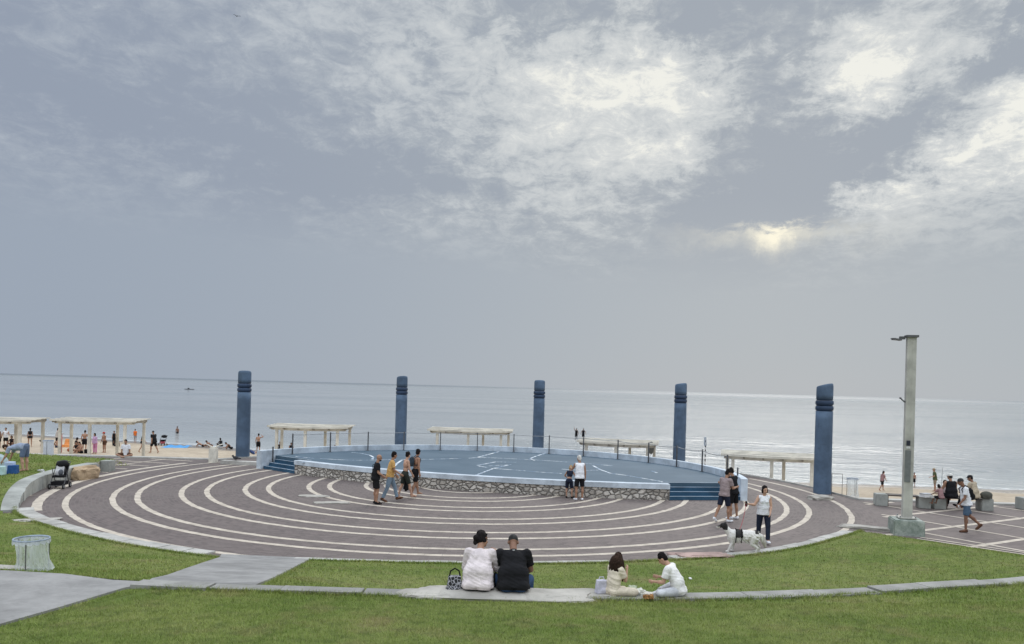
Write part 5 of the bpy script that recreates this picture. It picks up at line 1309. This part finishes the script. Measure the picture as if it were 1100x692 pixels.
p = at(3, 504, z_lawn); pt = MB(); 
for j in range(7):
    for i in range(12):
        pass
o = remesh(MB().ell((0, 0, .0), (.50, .45, .58)), 'beach_tent', cloth('tentgrey', (.36, .45, .46)), None, .03, 1); o.location = (p.x - .45, p.y + .3, p.z); tag(o, 'small rounded grey-green beach tent at the left edge of the lawn', 'tent')
p = at(26, 506, z_lawn); o = MB().box((0, 0, .02), (.34, .22, .03)).build('slippers', WHT); o.location = (p.x - .5, p.y, p.z); tag(o, 'flat white board on the grass by the feet of the bending man', 'board')
for i, (px, py, s) in enumerate(((45.5, 507, .16), (42, 506.5, .09))):
    p = at(px, py, z_lawn); crumple('litter', p.x, p.y, p.z + .04, (s, s * .7, s * .6), WHT, ('larger' if i == 0 else 'smaller') + ' white crumpled litter on the left lawn behind the block wall', 71 + i, 'litter')
# pushchair
p = at(64, 524.5, 0); ps = empty('pushchair', (p.x, p.y, 0), R(8), 'black pushchair with a white blanket parked against the grey block wall', 'pushchair')
BK = cloth('black', CL['black'])
fr = MB()
for s in (-1, 1):
    fr.chain([(s * .25, -.28, .12), (s * .24, .05, .55), (s * .23, .32, .98)], [.014] * 3, 8); fr.chain([(s * .25, .30, .12), (s * .24, .0, .52), (s * .23, -.12, .78)], [.014] * 3, 8)
fr.chain([(-.23, .32, .98), (0, .35, 1.02), (.23, .32, .98)], [.018] * 3, 8); fr.chain([(-.25, -.28, .12), (.25, -.28, .12)], [.012] * 2, 8); fr.build('frame', STEEL, ps, True)
remesh(MB().box((0, .02, .46), (.42, .40, .08)).box((0, .20, .68), (.42, .08, .46), M=Matrix.Rotation(R(-18), 3, 'X')), 'seat', BK, ps, .012, 2)
MB().box((0, .0, .20), (.44, .46, .14)).build('basket', BK, ps)
remesh(MB().ell((0, .22, .88), (.24, .20, .14)), 'hood', BK, ps, .014, 1)
remesh(MB().box((-.02, .06, .70), (.28, .06, .38), M=Matrix.Rotation(R(-16), 3, 'X')).ell((-.06, .02, .58), (.12, .05, .13)), 'blanket', cloth('blanket', (.58, .58, .60)), ps, .012, 2)
remesh(MB().ell((.03, -.0, .60), (.09, .07, .12)), 'cushion', cloth('cushion', (.12, .13, .15)), ps, .012, 1)
for s in (-1, 1):
    for y in (-.28, .30):
        wq = MB().tube((s * .25 - .02, y, .10), .10, (s * .25 + .02, y, .10), .10, 20).build('wheel', dull('tyre', (.02, .02, .02)), ps, False); MB().tube((s * .25 - .024, y, .10), .05, (s * .25 + .024, y, .10), .05, 14).build('hub', GALV, wq)

# --- bathers on the left beach
BL = 'black'
bp('man in a white vest and black shorts standing under the leftmost pergola', 6, 480.5, 459.5, 200, dict(arms=(((-.4, .3, -.8), (.3, .7, .2)), ((.3, .2, -1), (.1, .4, -1)))), sk='tan', hair=('short', BL), top=c_('tank', 'white'), bottom=c_('shorts', 'black'))
bp('dark-clad bather at the far left edge of the beach', -1, 481, 460, 160, sk='brown', hair=('short', BL), top=c_('tank', 'black'), bottom=c_('shorts', 'black'))
SITB = dict(lean=8, legs=(((-.2, .8, .45), (0, .5, -.9)), ((.2, .8, .45), (0, .5, -.9))), arms=(((-.3, .5, -.8), (.1, .8, -.1)), ((.3, .5, -.8), (-.1, .8, -.1))))
LIE = dict(lean=-62, legs=(((-.12, 1, .15), (0, 1, -.12)), ((.12, 1, .5), (0, .7, -.8))), arms=(((-.4, -.5, -.6), (0, .1, -1)), ((.4, -.5, -.6), (0, .1, -1))))
def bsit(label, px, py, yaw, pose=SITB, **k): return bp(label, px, py, py - 20, yaw, pose, h=k.pop('h', 1.7), sit=True, **k)
bsit('dark-haired bather in black sitting under the leftmost pergola', 13, 479, 190, sk='brown', hair=('bob', BL), top=c_('tank', 'black'), bottom=c_('swim', 'black'), fem=True)
bsit('tanned bather in brown sitting under the leftmost pergola, right of the one in black', 19.5, 479, 170, sk='brown', hair=('short', BL), bottom=('shorts', 'brown', CL['brown']))
bp('slim bather in a black swimsuit standing at the right post of the leftmost pergola', 32, 480, 460, 30, sk='tan', hair=('tail', BL), top=('crop', 'black', CL['black']), bottom=c_('swim', 'black'), fem=True)
bsit('sunburnt bather reclining on the sand above the tall white bin', 52, 479.5, -70, LIE, sk='tan', hair=('short', BL), bottom=c_('trunks', 'black'))
bp('man in a pale shirt and dark shorts standing left of the red post', 61, 480, 460, -40, dict(arms=(((-.3, .3, -.9), (.2, .8, .1)), ((.3, .3, -.9), (-.1, .9, .2)))), sk='tan', hair=('short', BL), top=('tee', 'palecream', (.48, .44, .40)), bottom=c_('shorts', 'black'))
bsit('bather in dark trunks sitting by the red post', 62, 481.5, 30, sk='tan', hair=('short', BL), bottom=c_('trunks', 'navy'))
p = beach(71.5, 481); o = remesh(MB().box((0, 0, .14), (.75, .5, .26), taper=.8).box((0, .25, .45), (.6, .1, .6), M=Matrix.Rotation(R(-20), 3, 'X')), 'beach_chair', cloth('orangechair', (.75, .30, .10)), None, .025, 2); o.location = p; tag(o, 'low orange beach chair right of the red post', 'beach chair')
p = beach(74.5, 485); o = remesh(MB().ell((0, 0, .12), (.18, .16, .15)), 'beach_bag', cloth('rustbag', (.35, .12, .06)), None, .02, 1); o.location = p; tag(o, 'small rust-red bag on the sand by the second pergola', 'bag')
bsit('dark-haired bather sitting behind the left post of the second pergola', 81, 481, -30, sk='tan', hair=('bob', BL), top=('crop', 'black', CL['black']), bottom=c_('swim', 'black'), fem=True)
bsit('bather with black swimsuit sitting on the sand left of the shirtless man in black shorts', 83, 486.5, 180, sk='tan', hair=('short', BL), top=('crop', 'black', CL['black']), bottom=c_('swim', 'black'))
bsit('bather with bent legs sitting in front of the shirtless man in black shorts', 87, 487, 150, sk='tan', hair=('short', BL), bottom=c_('trunks', 'black'))
bp('shirtless man in black shorts seen from behind, standing inside the second pergola', 90.5, 484.5, 462.5, 5, dict(arms=(((-.35, .0, -1), (.0, .1, -1)), ((.35, .0, -1), (.0, .1, -1)))), sk='tan', hair=('short', BL), bottom=c_('shorts', 'black'), fat=1.15)
p = beach(94, 487); o = remesh(MB().box((0, 0, .16), (.40, .3, .30)), 'beach_bag', cloth('black', CL['black']), None, .02, 2); o.location = p; tag(o, 'square black bag on the sand beside the woman in lilac', 'bag')
bp('dark-haired woman in a lilac top and pink trousers inside the second pergola', 102, 487.5, 465.5, 160, sk='tan', hair=('bob', BL), top=('long', 'lilac', (.52, .34, .52)), bottom=('trousers', 'pinkt', (.55, .22, .38)), fem=True)
bp('shirtless older man in a hat with one hand raised, right of the woman in lilac', 112, 486.5, 464, 150, dict(arms=(((-.5, .5, .1), (.6, .2, .6)), ((.25, .1, -1), (.05, .3, -1)))), sk='tan', hair=('hat', 'red'), bottom=c_('trunks', 'brown'), fat=1.2)
bp('dark-clad woman standing further back in the second pergola', 122.5, 479.5, 463, 180, sk='tan', hair=('tail', BL), top=c_('tank', 'black'), bottom=c_('trousers', 'black'), fem=True)
bsit('dark-haired bather with a pinkish back sitting beside the woman in black', 124.5, 480, 20, sk='brown', hair=('bob', BL), top=('crop', 'black', CL['black']), bottom=c_('trousers', 'black'), fem=True)
zz0 = .0
p = at(135.5, 489.6, .07); person('person in white shirt sitting cross-legged on the promenade edge before the second pergola', (p.x, p.y, .07), R(185), dict(lean=5, **CROSS), h=1.65, sk='tan', hair=('short', BL), top=c_('tee', 'white'), bottom=c_('shorts', 'brown'), sit=True, vox=.016)
bp('bather in a bright orange shirt at the water behind the second pergola', 145.2, 475, 461, 170, sk='tan', hair=('short', BL), top=c_('tee', 'neon'), bottom=('shorts', 'palegrey', (.4, .4, .4)))
bp('woman in a dark bikini walking behind the right post of the second pergola', 152.5, 486, 465.5, -40, WALK(1), sk='tan', hair=('tail', BL), top=('crop', 'olive', CL['olive']), bottom=c_('swim', 'black'), fem=True)
bp('large man in black T-shirt and shorts walking on the sand right of the second pergola', 165, 487, 462, 70, WALK(1), sk='tan', hair=('buzz', 'grey'), top=c_('tee', 'black'), bottom=c_('shorts', 'black'), fat=1.3)
p = beach(175, 479); pr_ = empty('pram', p, R(40), 'dark folding pram with pink and white bags on the sand beside the blue sheet', 'pram')
fr = MB(); 
for s in (-1, 1): fr.chain([(s * .25, .45, .1), (s * .25, -.1, .7), (s * .25, -.5, 1.05)], [.02] * 3, 8); fr.chain([(s * .25, -.4, .1), (s * .25, .2, .6)], [.02] * 2, 8)
fr.chain([(-.25, -.5, 1.05), (.25, -.5, 1.05)], [.02] * 2); fr.build('frame', STEEL, pr_, True)
remesh(MB().ell((0, -.35, .95), (.28, .25, .16)).box((0, 0, .55), (.42, .5, .1)), 'seat', BK, pr_, .02, 2); remesh(MB().ell((0, .2, .35), (.26, .25, .18)), 'bag', cloth('pinkbag', (.60, .14, .18)), pr_, .02, 1)
for s in (-1, 1):
    for y in (-.4, .45): MB().tube((s * .27 - .02, y, .12), .12, (s * .27 + .02, y, .12), .12, 16).build('wheel', dull('tyre', (.02, .02, .02)), pr_)
p = beach(188, 481); o = grid = MB(); 
nx_, ny_ = 16, 10; vs = [((i / nx_ - .5) * 2.3, (j / ny_ - .5) * 2.6, .06 + .05 * math.sin(i * 1.1) * math.cos(j * 1.3)) for j in range(ny_ + 1) for i in range(nx_ + 1)]
fs = [(j * (nx_ + 1) + i, j * (nx_ + 1) + i + 1, (j + 1) * (nx_ + 1) + i + 1, (j + 1) * (nx_ + 1) + i) for j in range(ny_) for i in range(nx_)]
o = MB().add(vs, fs).build('beach_sheet', cloth('bluesheet', (.10, .32, .62)), None, True); o.location = p; o.rotation_euler.x = R(3); tag(o, 'bright blue sheet spread on the sand beside the pram', 'sheet')
def swimmer(label, px, py, h_=1.6, depth=.75):
    p = at(px, py, SEA); return person(label, (p.x, p.y, SEA - depth), R(170), dict(), h=h_, sk='brown', hair=('short', BL), bottom=c_('trunks', 'black'), vox=.02, fingers=False)
swimmer('lone bather standing waist-deep in the sea left of the first pillar', 190.6, 465.5)
bsit('bather lying on dark cloth on the sand, left of the drinking post', 218, 480, -80, LIE, sk='tan', hair=('short', BL), bottom=c_('swim', 'black'))
bsit('bather crouching low on the sand just behind the drinking post', 227, 480, 80, dict(lean=50, legs=SITB['legs'], arms=SITB['arms']), sk='brown', hair=('short', BL), bottom=c_('trunks', 'black'))
bsit('dark figure sitting upright on the sand right of the drinking post', 237.5, 480, 60, sk='dark', hair=('short', BL), top=c_('tank', 'black'), bottom=c_('shorts', 'black'))
bsit('bather in dark clothes bending over on the sand just left of the first pillar', 248.5, 482.5, 100, dict(lean=45, legs=SITB['legs'], arms=SITB['arms']), sk='tan', hair=('short', BL), top=('crop', 'red', CL['brown']), bottom=c_('shorts', 'black'))
bp('shirtless man in dark shorts standing on the sand right of the first pillar', 277.3, 486.5, 466, 10, dict(arms=(((-.25, .1, -1), (.0, .2, -1)), ((.5, .4, .1), (-.6, .3, .5)))), sk='tan', hair=('short', BL), bottom=c_('shorts', 'black'))
bsit('person reclining in blue at the feet of the man right of the first pillar', 272.5, 488, -60, LIE, sk='tan', hair=('short', BL), top=('tank', 'blueswim', (.05, .08, .2)), bottom=c_('swim', 'white'))
for px, py, lb in ((301, 484, 'dark-haired bather at the left post of the pergola behind the left stage steps'), (312, 485, "bather's head above the parapet left of centre in the pergola behind the left steps"), (360.5, 484, "bather's head right of centre in the pergola behind the left stage steps"),
                   (515, 485, 'person in dark clothes at the middle post of the pergola left of the middle pillar'), (497.5, 489, "bather's head above the parapet, under the left half of the fourth pergola")):
    bsit(lb, px, py, 180 + (px % 7) * 10, sk='brown', hair=('short', BL), top=c_('tank', 'black'), bottom=c_('shorts', 'black'))
bsit('person in pale top and black shorts sitting inside the pergola left of the middle pillar', 531.5, 489, 150, sk='tan', hair=('short', BL), top=('tee', 'palewhite', (.5, .5, .52)), bottom=c_('shorts', 'black'), h=1.8)
bsit('person in pale vest at the right post of the pergola left of the middle pillar', 541.5, 489, 200, sk='tan', hair=('short', BL), top=('tank', 'palewhite', (.5, .5, .52)), bottom=c_('shorts', 'black'), h=1.8)
def paddler(label, px, py, ar):
    p = at(px, py + 3.0, SEA); return person(label, (p.x, p.y, SEA - .55), R(180), dict(lean=12, arms=ar), h=1.75, sk='brown', hair=('short', BL), top=c_('tank', 'black'), bottom=c_('shorts', 'black'), vox=.02, fingers=False)
paddler('left of two bathers in the sea above the fifth pergola, one arm raised', 619, 466, (((-.3, 0, -1), (0, .3, -1)), ((.5, .2, .8), (.1, .1, 1))))
paddler('right of two bathers in the sea above the fifth pergola', 626.5, 466, (((-.5, 0, -.8), (-.2, .3, -1)), ((.5, 0, -.8), (.2, .3, -1))))
p = at(699.5, 489, z_beach); 
o = remesh(MB().ell((0, 0, 0), (.20, .08, .40)).ell((.04, .03, -.15), (.14, .09, .22)), 'hanging_towel', cloth('graytowel', (.22, .23, .22)), None, .025, 1); a_, _ = ray(699.5, 480); o.location = (a_ * 47.2, 47.2, H - (481 - 419.9) * 47.2 / F); tag(o, 'grey towel hanging from the right end of the fifth pergola', 'towel')
p = at(763, 503.8, -1.35); o = remesh(MB().ell((0, 0, .1), (.75, .25, .18)).ell((-.1, 0, .3), (.18, .14, .2)), 'kayak', cloth('redkayak', (.62, .08, .09)), None, .025, 1); a_, _ = ray(763, 500); o.location = (a_ * 47, 47, H - (504.5 - 421.8) * 47 / F); o.location.z = z_beach(o.location.x, 47) + .02; tag(o, 'red and pink float lying on the beach behind the parapet by the striped pole', 'float')
# birds
def bird(name, loc, s, label, m, fly=False, yaw=0):
    b = MB(); b.ell((0, 0, 0), (.055 * s, .13 * s, .055 * s)); b.ell((0, .14 * s, .05 * s), (.035 * s, .04 * s, .035 * s)); b.cap((0, .17 * s, .05 * s), .012 * s, (0, .21 * s, .04 * s), .004 * s, 6); b.cap((0, -.1 * s, 0), .035 * s, (0, -.24 * s, -.01 * s), .02 * s, 8)
    if fly:
        for q in (-1, 1): b.ell((q * .17 * s, .02 * s, .07 * s), (.17 * s, .06 * s, .012 * s), Matrix.Rotation(-q * R(25), 3, 'Y')); b.ell((q * .36 * s, -.03 * s, .10 * s), (.12 * s, .04 * s, .008 * s), Matrix.Rotation(q * R(8), 3, 'Y'))
    else:
        for q in (-1, 1): b.cap((q * .02 * s, 0, -.04 * s), .01 * s, (q * .025 * s, 0, -.13 * s), .007 * s, 6)
    o = remesh(b, name, m, None, .006 * s, 1); o.location = loc; o.rotation_euler.z = yaw; return tag(o, label, 'bird')
DK = dull('bird_dark', (.03, .03, .035)); a_, e_ = ray(254.5, 17.5); bird('bird', (a_ * 60, 60, H + e_ * 60), 1.0, 'small dark bird flying high in the upper left of the sky', DK, True, .6); bpy.data.objects['bird'].scale = (.62, .62, .62)
p = at(253, 498.6, 0); bird('bird', (p.x, p.y, .14 + .185), 1.5, 'dark pigeon sitting on the low curb left of the first pillar', DK, False, R(60))
# little craft far out
a_, _ = ray(203, 420); d = (H - SEA) / (-(ray(203, 418.5)[1])); bo = empty('boat', (a_ * d, d, SEA - .1), .3, 'tiny dark boat far out on the sea in the left part', 'boat'); MB().prism([(-2.6, -.5), (1.8, -.6), (3.0, 0), (1.8, .6), (-2.6, .5)], -.1, .45).build('hull', DK, bo); MB().box((-.3, 0, .75), (1.0, .7, .6)).build('cabin', DK, bo)
# pieces at the bottom-left corner and beside the near bin
p = at(8, 689, z_lawn); o = rock('rock', (p.x, p.y - .02, p.z + .03), (.45, .22, .12), 'pinkish-beige stone edge in the bottom left corner of the photo', m_conc((.55, .42, .36), 'pink_stone', .9, .5), 81, .2, .05, .1)
p = at(4, 611.5, z_lawn); o = rock('stone_patch', (p.x, p.y, p.z + .015), (.75, .22, .06), 'narrow white stone strip left of the see-through litter bin', ROCKM, 83, .2, .05, -.1)
bpy.data.scenes.remove(tmp)
